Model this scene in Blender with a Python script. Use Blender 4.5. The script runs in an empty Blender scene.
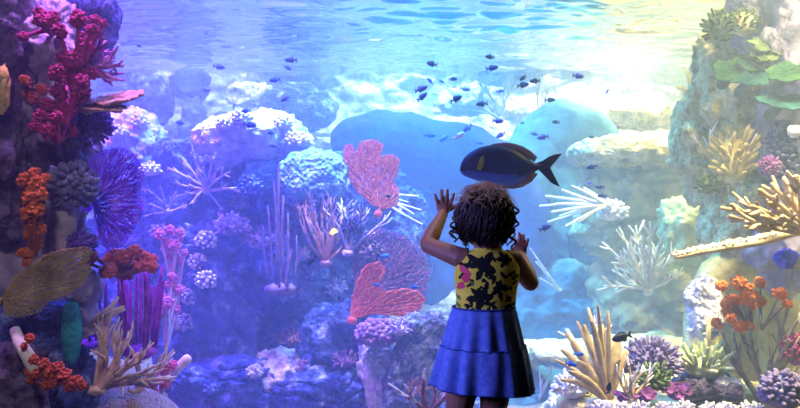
import bpy, bmesh, math, random
import numpy as np
from mathutils import Vector, Matrix, Quaternion

C = bpy.context.scene.collection
PI = math.pi
F = 693.0                      # focal length in pixels of the 800 px wide frame
CAM_Z = 0.86

def P(px, py, Y):
    """point at distance Y metres that the photograph shows at (px, py)"""
    return np.array([(px - 400.0) / F * Y, Y, CAM_Z - (py - 204.0) / F * Y])

def U(Y):
    return Y / F

# ------------------------------------------------------------------ noise
def _hash(ix, iy, iz, seed):
    n = (ix * 374761393 + iy * 668265263 + iz * 2147483647 + seed * 1274126177) & 0xFFFFFFFF
    n = ((n ^ (n >> 13)) * 1274126177) & 0xFFFFFFFF
    n = n ^ (n >> 16)
    return (n & 0xFFFF) / 32767.5 - 1.0

def vnoise(p, seed=0):
    p = np.asarray(p, dtype=np.float64)
    i = np.floor(p).astype(np.int64)
    f = p - i
    u = f * f * (3 - 2 * f)
    r = 0
    for dx in (0, 1):
        wx = u[:, 0] if dx else 1 - u[:, 0]
        for dy in (0, 1):
            wy = u[:, 1] if dy else 1 - u[:, 1]
            for dz in (0, 1):
                wz = u[:, 2] if dz else 1 - u[:, 2]
                r = r + wx * wy * wz * _hash(i[:, 0] + dx, i[:, 1] + dy, i[:, 2] + dz, seed)
    return r

def fbm(p, octaves=4, seed=0, gain=0.5):
    p = np.asarray(p, dtype=np.float64)
    a, s, t = 1.0, 0, 1.0
    for k in range(octaves):
        s = s + a * vnoise(p * t + k * 17.3, seed + k)
        a *= gain
        t *= 2.03
    return s

# ------------------------------------------------------------------ mesh collecting
_ico = {}
def ico(sub):
    if sub not in _ico:
        bm = bmesh.new()
        bmesh.ops.create_icosphere(bm, subdivisions=sub, radius=1.0)
        bm.verts.ensure_lookup_table()
        v = np.array([x.co[:] for x in bm.verts])
        f = [tuple(q.index for q in x.verts) for x in bm.faces]
        bm.free()
        _ico[sub] = (v, f)
    return _ico[sub]

def rot_to(d):
    d = Vector(d)
    if d.length < 1e-9:
        d = Vector((0, 0, 1))
    return np.array(Vector((0, 0, 1)).rotation_difference(d.normalized()).to_matrix())

class MB:
    def __init__(self):
        self.v, self.f, self.n, self.mi = [], [], 0, []

    def add(self, v, f, mi=0):
        v = np.asarray(v, dtype=np.float64)
        b = self.n
        self.v.append(v)
        self.f.extend([tuple(i + b for i in q) for q in f])
        self.mi.extend([mi] * len(f))
        self.n += len(v)

    def ball(self, c, r, sub=2, noise=0.0, freq=3.0, seed=0, rot=None, power=None, mi=0):
        v, f = ico(sub)
        v = v.copy()
        if power is not None:
            v = np.sign(v) * np.abs(v) ** power
        if noise:
            v = v * (1 + noise * fbm(v * freq + seed * 3.1, 3, seed))[:, None]
        v = v * np.asarray(r, dtype=float)
        if rot is not None:
            v = v @ np.asarray(rot).T
        self.add(v + np.asarray(c), f, mi)

    def tube(self, pts, rad, n=6, tip=True, flat=None, mi=0):
        pts = np.asarray(pts, dtype=float)
        m = len(pts)
        rad = np.broadcast_to(np.asarray(rad, dtype=float), (m,))
        tan = np.gradient(pts, axis=0)
        tan /= np.maximum(np.linalg.norm(tan, axis=1, keepdims=True), 1e-9)
        a = np.array([0.0, 1.0, 0.0]) if abs(tan[0][1]) < 0.9 else np.array([1.0, 0.0, 0.0])
        nx = np.cross(tan[0], a); nx /= np.linalg.norm(nx)
        rings = []
        th = np.linspace(0, 2 * PI, n, endpoint=False)
        for i in range(m):
            nx = nx - tan[i] * np.dot(nx, tan[i])
            nx /= max(np.linalg.norm(nx), 1e-9)
            ny = np.cross(tan[i], nx)
            k = 1.0 if flat is None else flat
            rings.append(pts[i] + rad[i] * (np.cos(th)[:, None] * nx + k * np.sin(th)[:, None] * ny))
        v = list(rings)
        if tip:
            v.append(pts[-1] + tan[-1] * rad[-1] * 0.55 + (rings[-1] - pts[-1]) * 0.7)
            m += 1
        v = np.concatenate(v)
        f = []
        for i in range(m - 1):
            for j in range(n):
                k = (j + 1) % n
                f.append((i * n + j, i * n + k, (i + 1) * n + k, (i + 1) * n + j))
        end = len(v)
        last = pts[-1] + tan[-1] * rad[-1] * (0.8 if tip else 0)
        v = np.concatenate([v, [pts[0]], [last]])
        for j in range(n):
            k = (j + 1) % n
            f.append((end, k, j))
            f.append(((m - 1) * n + j, (m - 1) * n + k, end + 1))
        self.add(v, f, mi)

    def loft(self, rings, cap=True, mi=0):
        n = len(rings[0])
        v = np.concatenate(rings)
        f = []
        for i in range(len(rings) - 1):
            for j in range(n):
                k = (j + 1) % n
                f.append((i * n + j, i * n + k, (i + 1) * n + k, (i + 1) * n + j))
        if cap:
            e = len(v)
            v = np.concatenate([v, [rings[0].mean(0)], [rings[-1].mean(0)]])
            for j in range(n):
                k = (j + 1) % n
                f.append((e, k, j))
                f.append(((len(rings) - 1) * n + j, (len(rings) - 1) * n + k, e + 1))
        self.add(v, f, mi)

    def grid(self, fn, nu, nv, mi=0):
        uu, vv = np.meshgrid(np.linspace(0, 1, nu), np.linspace(0, 1, nv))
        v = fn(uu.ravel(), vv.ravel())
        f = []
        for j in range(nv - 1):
            for i in range(nu - 1):
                a = j * nu + i
                f.append((a, a + 1, a + nu + 1, a + nu))
        self.add(v, f, mi)

    def box(self, lo, hi, mi=0):
        x0, y0, z0 = lo; x1, y1, z1 = hi
        v = [(x0, y0, z0), (x1, y0, z0), (x1, y1, z0), (x0, y1, z0), (x0, y0, z1), (x1, y0, z1), (x1, y1, z1), (x0, y1, z1)]
        f = [(0, 3, 2, 1), (4, 5, 6, 7), (0, 1, 5, 4), (1, 2, 6, 5), (2, 3, 7, 6), (3, 0, 4, 7)]
        self.add(v, f, mi)

    def verts(self):
        return np.concatenate(self.v)

    def mesh(self, name, smooth=True):
        me = bpy.data.meshes.new(name)
        v = np.concatenate(self.v)
        me.from_pydata([tuple(x) for x in v], [], self.f)
        if smooth:
            me.polygons.foreach_set('use_smooth', [True] * len(me.polygons))
        if any(self.mi):
            me.polygons.foreach_set('material_index', self.mi)
        me.validate()
        me.update()
        return me

    def build(self, name, mats, parent=None, loc=None, smooth=True):
        me = self.mesh(name, smooth)
        for m in (mats if isinstance(mats, (list, tuple)) else [mats]):
            me.materials.append(m)
        o = bpy.data.objects.new(name, me)
        C.objects.link(o)
        if parent is not None:
            o.parent = parent
        if loc is not None:
            o.location = tuple(loc)
        return o

def tag(o, label, cat, group=None, kind=None):
    if label: o['label'] = label
    if cat: o['category'] = cat
    if group: o['group'] = group
    if kind: o['kind'] = kind
    return o

def thing(name, loc, label, cat, group=None):
    o = bpy.data.objects.new(name, None)
    o.empty_display_size = 0.05
    C.objects.link(o)
    o.location = tuple(loc)
    return tag(o, label, cat, group)

def struct(mb, name, m, smooth=True, kind='structure'):
    o = mb.build(name, m, smooth=smooth)
    o['kind'] = kind
    return o

# ------------------------------------------------------------------ materials
def lin(c):
    return tuple(((x / 12.92) if x <= 0.04045 else ((x + 0.055) / 1.055) ** 2.4) for x in c)

def rgb(h):
    h = h.lstrip('#')
    return lin(tuple(int(h[i:i + 2], 16) / 255 for i in (0, 2, 4))) + (1.0,)

def node_mat(name):
    m = bpy.data.materials.new(name)
    m.use_nodes = True
    nt = m.node_tree
    return m, nt, nt.nodes['Principled BSDF']

def mat(name, cols, scale=8.0, rough=0.85, bump=0.4, bscale=40.0, detail=6.0, cells=False, spec=0.25, dist=0.01, translucent=0.0):
    """mottled surface: cols is a list of hex colours spread over a noise ramp"""
    m, nt, b = node_mat(name)
    N, L = nt.nodes, nt.links
    tc = N.new('ShaderNodeTexCoord')
    n1 = N.new('ShaderNodeTexNoise')
    n1.inputs['Scale'].default_value = scale
    n1.inputs['Detail'].default_value = detail
    n1.inputs['Roughness'].default_value = 0.62
    L.new(tc.outputs['Object'], n1.inputs['Vector'])
    r = N.new('ShaderNodeValToRGB')
    els = r.color_ramp.elements
    k = len(cols)
    pos = [0.30 + 0.40 * i / max(k - 1, 1) for i in range(k)]
    els[0].position, els[0].color = pos[0], rgb(cols[0])
    els[1].position, els[1].color = pos[-1], rgb(cols[-1])
    for i in range(1, k - 1):
        e = els.new(pos[i]); e.color = rgb(cols[i])
    L.new(n1.outputs['Fac'], r.inputs['Fac'])
    L.new(r.outputs['Color'], b.inputs['Base Color'])
    b.inputs['Roughness'].default_value = rough
    b.inputs['Specular IOR Level'].default_value = spec
    if bump:
        if cells:
            n2 = N.new('ShaderNodeTexVoronoi'); src = n2.outputs['Distance']
        else:
            n2 = N.new('ShaderNodeTexNoise'); src = n2.outputs['Fac']
            n2.inputs['Detail'].default_value = 5.0
        n2.inputs['Scale'].default_value = bscale
        L.new(tc.outputs['Object'], n2.inputs['Vector'])
        bp = N.new('ShaderNodeBump')
        bp.inputs['Strength'].default_value = bump
        bp.inputs['Distance'].default_value = dist
        L.new(src, bp.inputs['Height'])
        L.new(bp.outputs['Normal'], b.inputs['Normal'])
    if translucent:
        t = N.new('ShaderNodeBsdfTranslucent')
        L.new(r.outputs['Color'], t.inputs['Color'])
        mx = N.new('ShaderNodeMixShader')
        mx.inputs['Fac'].default_value = translucent
        L.new(b.outputs['BSDF'], mx.inputs[1]); L.new(t.outputs['BSDF'], mx.inputs[2])
        L.new(mx.outputs['Shader'], N['Material Output'].inputs['Surface'])
    return m

EXPOSURE = -1.3
HAZE_COL = (0.50, 0.68, 1.0, 1)
HAZE_D = 0.105

# ------------------------------------------------------------------ generators
def rock_mb(size, seed, sub=6, amp=0.24, freq=1.6, power=0.75, strata=0.0, sfreq=6.0):
    """size = half extents in metres; local origin at the centre"""
    v, f = ico(sub)
    v = np.sign(v) * np.abs(v) ** power
    s = np.asarray(size, dtype=float)
    w = v * s
    m = float(s.mean())
    q = w / m
    d = amp * fbm(q * freq + seed * 7.7, 5, seed, 0.55)
    ridg = 1 - np.abs(fbm(q * freq * 1.7 + seed * 2.3, 3, seed + 31))
    d = d + amp * 0.35 * (ridg - 0.6) + amp * 0.28 * np.abs(fbm(q * freq * 4.2 + seed, 3, seed + 60))
    if strata:
        t = q[:, 2] * sfreq + 0.8 * vnoise(q * 2.1 + seed, seed + 5)
        fr = np.abs(t - np.round(t))
        d = d - strata * np.exp(-(fr / 0.09) ** 2)
    nrm = v / np.maximum(np.linalg.norm(v, axis=1, keepdims=True), 1e-9)
    w = w + nrm * (d * m)[:, None]
    mb = MB(); mb.add(w, f)
    return mb

def rock(px, py, w, h, Y, m, label, seed, depth=None, name='reef_rock', cat='rock', tilt=0.0, **kw):
    u = U(Y)
    dp = (depth if depth is not None else 0.8 * min(w, h) * u) / 2
    mb = rock_mb((w * u / 2, dp, h * u / 2), seed, **kw)
    o = mb.build(name, m, loc=P(px, py, Y))
    o.rotation_euler = (0, tilt, 0)
    return tag(o, label, cat)

def wander(p, d, L, n, rng, wig=0.25, up=0.0):
    pts = [np.array(p, dtype=float)]
    d = np.array(d, dtype=float); d /= np.linalg.norm(d)
    for _ in range(n):
        d = d + wig * np.array([rng.gauss(0, 1), rng.gauss(0, 1), rng.gauss(0, 1)]) * 0.5 + np.array([0, 0, up])
        d /= np.linalg.norm(d)
        pts.append(pts[-1] + d * L / n)
    return np.array(pts), d

def branch(mb, p, d, L, r, depth, rng, spread=0.55, ratio=0.74, kids=(2, 3), wig=0.22, up=0.03, flat=1.0, n=6, taper=0.72, mb_tip=None, segs=4):
    pts, d2 = wander(p, d, L, segs, rng, wig, up)
    rad = np.linspace(r, r * taper, len(pts))
    if depth == 0:
        rad = np.linspace(r, r * 0.55, len(pts))
    if mb_tip is not None and depth == 0 and len(mb_tip) < 100:
        mb_tip.append(MB()); mb_tip[-1].tube(pts, rad, n=n)
    else:
        mb.tube(pts, rad, n=n)
    if depth == 0:
        return
    k = rng.randint(*kids)
    for i in range(k):
        at = len(pts) - 1 if i == 0 else rng.randint(max(1, len(pts) // 2 - 1), len(pts) - 1)
        q = np.array([rng.gauss(0, 1), rng.gauss(0, 1) * flat, rng.gauss(0, 1)])
        q -= d2 * q.dot(d2)
        q /= max(np.linalg.norm(q), 1e-6)
        s = spread * (0.45 if i == 0 else 1.0) * rng.uniform(0.7, 1.25)
        nd = d2 * math.cos(s) + q * math.sin(s)
        branch(mb, pts[at], nd, L * ratio * rng.uniform(0.8, 1.15), r * taper * (0.97 if i == 0 else 0.82), depth - 1, rng, spread, ratio, kids, wig, up, flat, n, taper, mb_tip, segs)

def inside(poly, pts):
    x, y = pts[:, 0], pts[:, 1]
    res = np.zeros(len(pts), bool)
    n = len(poly)
    j = n - 1
    for i in range(n):
        xi, yi = poly[i]; xj, yj = poly[j]
        c = ((yi > y) != (yj > y)) & (x < (xj - xi) * (y - yi) / (yj - yi + 1e-12) + xi)
        res ^= c
        j = i
    return res

def fan_mb(poly, base, Y, N, seed, r0=0.0016, rmax=0.010, bulge=0.06, ripple=0.02, tilt=0.0, sides=4, mesh_links=0.0, depth_gain=0.0, fuzz=1):
    """a sea fan: a tree of twigs grown inside an outline given in photograph pixels; returns MB in metres about base"""
    rs = np.random.RandomState(seed)
    u = U(Y)
    poly2 = [((x - base[0]) * u, -(y - base[1]) * u) for x, y in poly]
    a = np.array(poly2)
    lo, hi = a.min(0), a.max(0)
    ar = abs(sum(poly2[i][0] * poly2[i - 1][1] - poly2[i - 1][0] * poly2[i][1] for i in range(len(poly2)))) / 2
    g = math.sqrt(ar / N)
    gx, gy = np.meshgrid(np.arange(lo[0], hi[0], g), np.arange(lo[1], hi[1], g))
    keep = np.c_[gx.ravel(), gy.ravel()] + rs.uniform(-0.42, 0.42, (gx.size, 2)) * g
    keep = list(keep[inside(poly2, keep)])
    pts = np.array([[0.0, 0.0]] + keep)
    n = len(pts)
    rad = np.linalg.norm(pts, axis=1)
    par = np.full(n, -1)
    cost = np.full(n, 1e9)
    path = np.zeros(n)
    used = np.zeros(n, bool)
    cur = 0; used[0] = True
    order = [0]
    for _ in range(n - 1):
        d = np.linalg.norm(pts - pts[cur], axis=1)
        c = d + 0.30 * path[cur] + 0.0
        c = np.where(rad < rad[cur] * 0.9, c + 0.6 * d, c)
        better = (~used) & (c < cost)
        cost[better] = c[better]; par[better] = cur
        cur = int(np.argmin(np.where(used, 1e9, cost)))
        used[cur] = True
        path[cur] = path[par[cur]] + np.linalg.norm(pts[cur] - pts[par[cur]])
        order.append(cur)
    w = np.ones(n)
    for i in order[::-1]:
        if par[i] >= 0: w[par[i]] += w[i]
    r = np.minimum(r0 * w ** 0.36, rmax)
    S = float((hi - lo).max())
    p3 = np.zeros((n, 3))
    p3[:, 0] = pts[:, 0]; p3[:, 2] = pts[:, 1]
    rr = rad / S
    p3[:, 1] = -bulge * S * (rr ** 2) + ripple * S * vnoise(np.c_[pts / S * 4, np.zeros(n)], seed) + tilt * pts[:, 1] + depth_gain * pts[:, 0]
    mb = MB()
    for i in range(n):
        if par[i] >= 0:
            a, b = p3[par[i]], p3[i]
            mid = (a + b) / 2 + rs.normal(0, 0.06, 3) * np.linalg.norm(b - a)
            mb.tube([a, mid, b], [min(r[par[i]], r[i] * 1.25), r[i] * 1.08, r[i]], n=sides, tip=False)
    for i in range(n):          # short polyps standing off the twigs
        for _ in range(fuzz):
            d = rs.normal(0, 1, 3); d[1] -= .5; d /= np.linalg.norm(d)
            mb.tube([p3[i], p3[i] + d * g * .55], [r0 * .9, r0 * .6], n=3, tip=False)
    if mesh_links:
        for i in rs.choice(n, int(n * mesh_links), replace=False):
            d = np.linalg.norm(pts - pts[i], axis=1)
            for j in np.argsort(d)[1:4]:
                if par[i] != j and par[j] != i:
                    mb.tube([p3[i], p3[j]], [r0, r0], n=3, tip=False)
    return mb

def fib(n):
    i = np.arange(n) + 0.5
    ph = np.arccos(1 - 2 * i / n); th = PI * (1 + 5 ** 0.5) * i
    return np.c_[np.cos(th) * np.sin(ph), np.sin(th) * np.sin(ph), np.cos(ph)]

def nubs_mb(size, n, nr, nl, seed, zmin=-0.25, jitter=0.3, up=0.25, core=0.85, sides=7, fork=False):
    """dome covered in blunt nubs; size = half extents; returns (core MB, nub MB)"""
    rs = np.random.RandomState(seed)
    s = np.asarray(size, dtype=float)
    a, b = MB(), MB()
    a.ball((0, 0, 0), s * core, 4, 0.10, 2.0, seed)
    for d in fib(n):
        if d[2] < zmin: continue
        d = d + rs.normal(0, jitter * 0.25, 3); d /= np.linalg.norm(d)
        p = d * s * core * 0.95
        q = d / s; q /= np.linalg.norm(q)
        q = q + np.array([0, 0, up]) + rs.normal(0, jitter * 0.3, 3); q /= np.linalg.norm(q)
        L = nl * rs.uniform(0.7, 1.25); r = nr * rs.uniform(0.8, 1.2)
        bend = rs.normal(0, 0.15 * L, 3)
        b.tube([p, p + q * L * 0.4 + bend * 0.3, p + q * L * 0.75 + bend * 0.7, p + q * L + bend], [r * 0.85, r, r * 1.05, r * 0.8], n=sides)
        if fork and rs.rand() < 0.6:
            o = rs.normal(0, 1, 3); o -= q * o.dot(q); o /= np.linalg.norm(o)
            c = p + q * L * 0.5
            b.tube([c, c + (q + o * 0.9) * L * 0.22, c + (q + o * 0.7) * L * 0.45], [r * 0.8, r * 0.75, r * 0.6], n=sides)
    return a, b

def tuft_mb(r, n, seed, knob=0.25, squash=1.0):
    """cauliflower-like head of small knobs"""
    rs = np.random.RandomState(seed)
    mb = MB()
    mb.ball((0, 0, 0), (r * 0.72,) * 3, 2, 0.15, 2.5, seed)
    for d in fib(n):
        d = d + rs.normal(0, 0.16, 3); d /= np.linalg.norm(d)
        k = knob * r * rs.uniform(0.6, 1.25)
        mb.ball(d * r * rs.uniform(0.62, 0.95) * np.array([1, 1, squash]), (k, k, k * rs.uniform(0.8, 1.2)), 1, 0.25, 2.0, int(rs.randint(99)))
    return mb

_tufts = {}
def tuft(parent, loc, r, m, seed, name='polyp_tuft', n=64):
    key = (m.name, seed % 4, n)
    if key not in _tufts:
        me = tuft_mb(1.0, n, seed % 4 + 11).mesh(name)
        me.materials.append(m)
        _tufts[key] = me
    o = bpy.data.objects.new(name, _tufts[key])
    C.objects.link(o)
    o.parent = parent
    o.location = tuple(loc)
    rr = random.Random(seed * 31 + 7)
    o.scale = (r * rr.uniform(.9, 1.15), r * rr.uniform(.9, 1.1), r * rr.uniform(.85, 1.2))
    o.rotation_euler = (rr.uniform(0, 6), rr.uniform(0, 6), rr.uniform(0, 6))
    return o

def soft_coral(Y, base, heads, label, m_stem, m_poly, seed, name='soft_coral', group=None, stem_r=0.012, dy=0.10, join=True):
    """stalks that end in tufts; heads = [(px, py, radius px)]"""
    u = U(Y); rng = random.Random(seed)
    b = P(*base, Y)
    t = thing(name, b, label, 'coral', group)
    mb = MB()
    for i, (x, y, r) in enumerate(heads):
        h = P(x, y, Y) - b + np.array([0, rng.uniform(-dy, dy), 0])
        mid = h * 0.5 + np.array([rng.uniform(-.2, .2), rng.uniform(-.2, .2), 0.0]) * np.linalg.norm(h) * 0.4
        if join:
            ts = np.linspace(0, 1, 6)[:, None]
            pts = (1 - ts) ** 2 * 0 + 2 * ts * (1 - ts) * mid + ts ** 2 * h
            mb.tube(pts, np.linspace(stem_r, stem_r * 0.55, 6), n=7)
        tuft(t, h, r * u, m_poly, seed * 13 + i)
    if join:
        mb.build('stem', m_stem, t)
    return t

def lathe(mb, prof, n=24, wob=0.0, seed=0, mi=0):
    th = np.linspace(0, 2 * PI, n, endpoint=False)
    rings = []
    for r, z in prof:
        k = 1 + wob * vnoise(np.c_[np.cos(th) * 1.3, np.sin(th) * 1.3, np.full(n, z * 8)] + seed, seed)
        rings.append(np.c_[np.cos(th) * r * k, np.sin(th) * r * k, np.full(n, z)])
    mb.loft(rings, True, mi)

def plate_mb(rx, ry, th, seed, lobes=0.2, cup=0.1, n=72, rings=14, rough=0.12):
    """a thin frond: lobed disc, thickest at the middle, cupped upwards at its rim"""
    mb = MB()
    a = np.linspace(0, 2 * PI, n, endpoint=False)
    k = 1 + lobes * vnoise(np.c_[np.cos(a) * 2, np.sin(a) * 2, np.full(n, seed * 1.7)], seed) + lobes * 0.5 * vnoise(np.c_[np.cos(a) * 5, np.sin(a) * 5, np.full(n, seed * 1.7)], seed + 3)
    top, bot = [], []
    for t in np.linspace(0.02, 1, rings):
        x, y = np.cos(a) * rx * t * k, np.sin(a) * ry * t * k
        z = cup * rx * t ** 2 + rough * th * fbm(np.c_[x / rx * 9, y / ry * 9, np.zeros(n)], 3, seed) * 3
        w = th * (1 - 0.65 * t ** 3)
        top.append(np.c_[x, y, z + w / 2]); bot.append(np.c_[x, y, z - w / 2])
    mb.loft(bot[::1] and list(reversed(bot)) + [], False) if False else None
    mb.loft(list(reversed(top)) , False)
    mb.loft(bot, False)
    nn = n
    # rim between the two skins
    mb.loft([top[-1], bot[-1]][::-1], False)
    mb.add(np.concatenate([top[0], [top[0].mean(0)]]), [(j, (j + 1) % nn, nn) for j in range(nn)])
    mb.add(np.concatenate([bot[0], [bot[0].mean(0)]]), [((j + 1) % nn, j, nn) for j in range(nn)])
    return mb

def weld(o, d=1e-5):
    bm = bmesh.new(); bm.from_mesh(o.data)
    bmesh.ops.remove_doubles(bm, verts=bm.verts, dist=d)
    bmesh.ops.recalc_face_normals(bm, faces=bm.faces)
    bm.to_mesh(o.data); bm.free(); o.data.update()
    return o

def euler(o, x=0, y=0, z=0):
    o.rotation_euler = (math.radians(x), math.radians(y), math.radians(z))
    return o

from mathutils.bvhtree import BVHTree
_bvh = {}
def build_hits():
    """the rock surfaces, so that corals can be seated on them"""
    vs_, fs_, n_ = [], [], 0
    for o in C.objects:
        if o.type == 'MESH' and (o.name.split('.')[0] in ('reef_rock', 'rock_arch', 'rock_overhang', 'wall_back', 'floor', 'sand_mound')):
            mw = Matrix.LocRotScale(o.location, o.rotation_euler, o.scale)
            vs_ += [mw @ v.co for v in o.data.vertices]
            fs_ += [tuple(i + n_ for i in p.vertices) for p in o.data.polygons]
            n_ = len(vs_)
    _bvh['t'] = BVHTree.FromPolygons(vs_, fs_)

def hit(px, py):
    """where the line of sight through (px, py) meets the rocks: point, normal, distance along y"""
    d = Vector(((px - 400) / F, 1.0, -(py - 204) / F)).normalized()
    p, n, _, _ = _bvh['t'].ray_cast(Vector((0, 0, CAM_Z)), d)
    if p is None:
        return P(px, py, 6), np.array([0, -1, 0.3]), 6.0
    n = np.array(n)
    if n[1] > 0: n = -n
    return np.array(p), n, p[1]

# ------------------------------------------------------------------ camera and render look
sc = bpy.context.scene
cam = bpy.data.cameras.new('camera')
cam.sensor_width = 36.0
cam.lens = 36.0 * F / 800.0
cam.clip_start = 0.05; cam.clip_end = 60
cam_o = bpy.data.objects.new('camera', cam)
C.objects.link(cam_o)
cam_o.location = (0, 0, CAM_Z)
cam_o.rotation_euler = (PI / 2, 0, 0)
sc.camera = cam_o
vs = sc.view_settings
vs.view_transform = 'Standard'; vs.look = 'None'; vs.gamma = 1.0; vs.use_curve_mapping = False
vs.exposure = EXPOSURE
cy = sc.cycles
cy.use_denoising = True
cy.max_bounces = 8; cy.diffuse_bounces = 3; cy.glossy_bounces = 3; cy.transmission_bounces = 4
cy.transparent_max_bounces = 16; cy.volume_bounces = 1
cy.sample_clamp_indirect = 6.0
cy.caustics_reflective = False; cy.caustics_refractive = False

w = bpy.data.worlds.new('dark_hall')
w.use_nodes = True
w.node_tree.nodes['Background'].inputs['Color'].default_value = (0.10, 0.12, 0.2, 1)
w.node_tree.nodes['Background'].inputs['Strength'].default_value = 0.025
sc.world = w

def area(name, loc, target, size, col, watts, spread=180, shape='DISK'):
    l = bpy.data.lights.new(name, 'AREA')
    l.shape = shape; l.size = size; l.energy = watts; l.color = col[:3]
    l.spread = math.radians(spread)
    o = bpy.data.objects.new(name, l)
    C.objects.link(o)
    o.location = loc
    o.rotation_euler = (Vector(target) - Vector(loc)).to_track_quat('-Z', 'Y').to_euler()
    return o

def spot(name, loc, target, angle, col, watts, blend=0.5, radius=0.08):
    l = bpy.data.lights.new(name, 'SPOT')
    l.spot_size = math.radians(angle); l.spot_blend = blend; l.energy = watts; l.color = col[:3]; l.shadow_soft_size = radius
    o = bpy.data.objects.new(name, l)
    C.objects.link(o)
    o.location = loc
    o.rotation_euler = (Vector(target) - Vector(loc)).to_track_quat('-Z', 'Y').to_euler()
    return o

# ------------------------------------------------------------------ the tank
GY = 2.47            # inner face of the acrylic pane
TOPZ = 2.46          # water level
BACK = 8.7
SX = 6.4
FLOOR_T = -0.95

mb = MB()
mb.box((-SX, GY - 0.05, FLOOR_T - 0.2), (SX, GY, TOPZ + 0.5))
m_glass = bpy.data.materials.new('acrylic'); m_glass.use_nodes = True
nt = m_glass.node_tree; nt.nodes.clear()
t = nt.nodes.new('ShaderNodeBsdfTransparent'); t.inputs['Color'].default_value = (0.985, 0.99, 0.995, 1)
out = nt.nodes.new('ShaderNodeOutputMaterial'); nt.links.new(t.outputs[0], out.inputs['Surface'])
win = struct(mb, 'window_1', m_glass, smooth=False)
win['label'] = 'large clear acrylic viewing pane of the aquarium tank'

# water body: blue scattering volume
mb = MB()
mb.box((-SX, GY + 0.005, FLOOR_T - 0.1), (SX - 0.2, BACK + 0.2, TOPZ - 0.001))
m_water = bpy.data.materials.new('tank_water'); m_water.use_nodes = True
nt = m_water.node_tree; nt.nodes.clear()
out = nt.nodes.new('ShaderNodeOutputMaterial')
vsn = nt.nodes.new('ShaderNodeVolumeScatter'); vsn.inputs['Color'].default_value = HAZE_COL; vsn.inputs['Density'].default_value = HAZE_D; vsn.inputs['Anisotropy'].default_value = 0.25
vab = nt.nodes.new('ShaderNodeVolumeAbsorption'); vab.inputs['Color'].default_value = (0.25, 0.75, 1.0, 1); vab.inputs['Density'].default_value = 0.03
ad = nt.nodes.new('ShaderNodeAddShader')
nt.links.new(vsn.outputs[0], ad.inputs[0]); nt.links.new(vab.outputs[0], ad.inputs[1]); nt.links.new(ad.outputs[0], out.inputs['Volume'])
wat = struct(mb, 'tank_water', m_water, smooth=False)
wat['label'] = 'hazy blue water filling the aquarium tank'

# rippled water surface, seen from below
def wave(u, v):
    x = (u - 0.5) * 2 * SX; y = GY + 0.01 + v * (BACK + 0.5 - GY)
    q = np.c_[x * 1.1, y * 2.6, np.zeros_like(x)]
    z = 0.030 * fbm(q, 2, 71) + 0.016 * (1 - np.abs(vnoise(q * 2.2 + 5, 9)) * 2) + 0.008 * vnoise(q * 4.3, 12) + 0.004 * vnoise(q * 9.0, 15)
    return np.c_[x, y, TOPZ + z]
mb = MB(); mb.grid(wave, 420, 380)
m_surf = bpy.data.materials.new('water_surface'); m_surf.use_nodes = True
nt = m_surf.node_tree; nt.nodes.clear()
out = nt.nodes.new('ShaderNodeOutputMaterial')
tr = nt.nodes.new('ShaderNodeBsdfTransparent')
gl = nt.nodes.new('ShaderNodeBsdfGlossy'); gl.inputs['Roughness'].default_value = 0.04; gl.inputs['Color'].default_value = (0.95, 0.97, 1, 1)
lw = nt.nodes.new('ShaderNodeLayerWeight'); lw.inputs['Blend'].default_value = 0.22
mx = nt.nodes.new('ShaderNodeMixShader')
nt.links.new(lw.outputs['Fresnel'], mx.inputs['Fac']); nt.links.new(tr.outputs[0], mx.inputs[1]); nt.links.new(gl.outputs[0], mx.inputs[2]); nt.links.new(mx.outputs[0], out.inputs['Surface'])
surf = struct(mb, 'water_surface', m_surf)
surf['label'] = 'rippled underside of the bright water surface'

m_backrock = mat('back_rock', ['#2c4266', '#7f97a0', '#d0d4c4', '#8ca0a4', '#4f6c8c'], 2.6, bump=1.0, bscale=9, dist=0.10, detail=14.0)
m_darkhall = mat('hall_concrete', ['#16161a', '#202024'], 5, rough=0.6, bump=0.1)
m_sand = mat('sand', ['#6c5450', '#b89c8c', '#483838'], 60, rough=0.95, bump=1.0, bscale=120, dist=0.012)

def backwall(u, v):
    x = (u - 0.5) * 2 * (SX + 0.2); z = FLOOR_T - 0.2 + v * (TOPZ + 0.75 - FLOOR_T)
    q = np.c_[x, z * 1.2, np.zeros_like(x)]
    d = 0.30 * fbm(q * 0.8, 5, 3) + 0.12 * (1 - np.abs(fbm(q * 1.9 + 3, 3, 8)))
    d = d + 0.16 * np.abs(fbm(q * 2.3 + 9, 4, 51)) - 0.10 * (np.abs(vnoise(q * np.array([0.9, 1.7, 1]) + 3, 44)) < 0.07)
    return np.c_[x, BACK - d * 0.7, z]
mb = MB(); mb.grid(backwall, 420, 190)
struct(mb, 'wall_back', m_backrock)['label'] = 'pale craggy artificial rock wall at the back of the tank'
for nm, sx in (('wall_left', -1), ('wall_right', 1)):
    mb = MB()
    def side(u, v, sx=sx):
        y = GY + u * (BACK + 0.3 - GY); z = FLOOR_T - 0.2 + v * (TOPZ + 0.75 - FLOOR_T)
        d = 0.25 * fbm(np.c_[y, z, np.full_like(y, sx)] * 1.1, 4, 21)
        return np.c_[sx * (SX - 0.15 + d * 0.5), y, z]
    mb.grid(side, 120, 70)
    struct(mb, nm, m_backrock)['label'] = 'rocky side wall of the aquarium tank'
def bed(u, v):
    x = (u - 0.5) * 2 * (SX + 0.1); y = GY + v * (BACK + 0.3 - GY)
    q = np.c_[x, y, np.zeros_like(x)]
    return np.c_[x, y, FLOOR_T + 0.07 * fbm(q * 0.9, 4, 15) + 0.05 * (y - GY)]
mb = MB(); mb.grid(bed, 240, 150)
struct(mb, 'floor', m_sand)['label'] = 'sandy bed of the aquarium tank'
mb = MB(); mb.box((-SX, -1.6, -0.1), (SX, GY - 0.055, 0.0))
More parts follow.
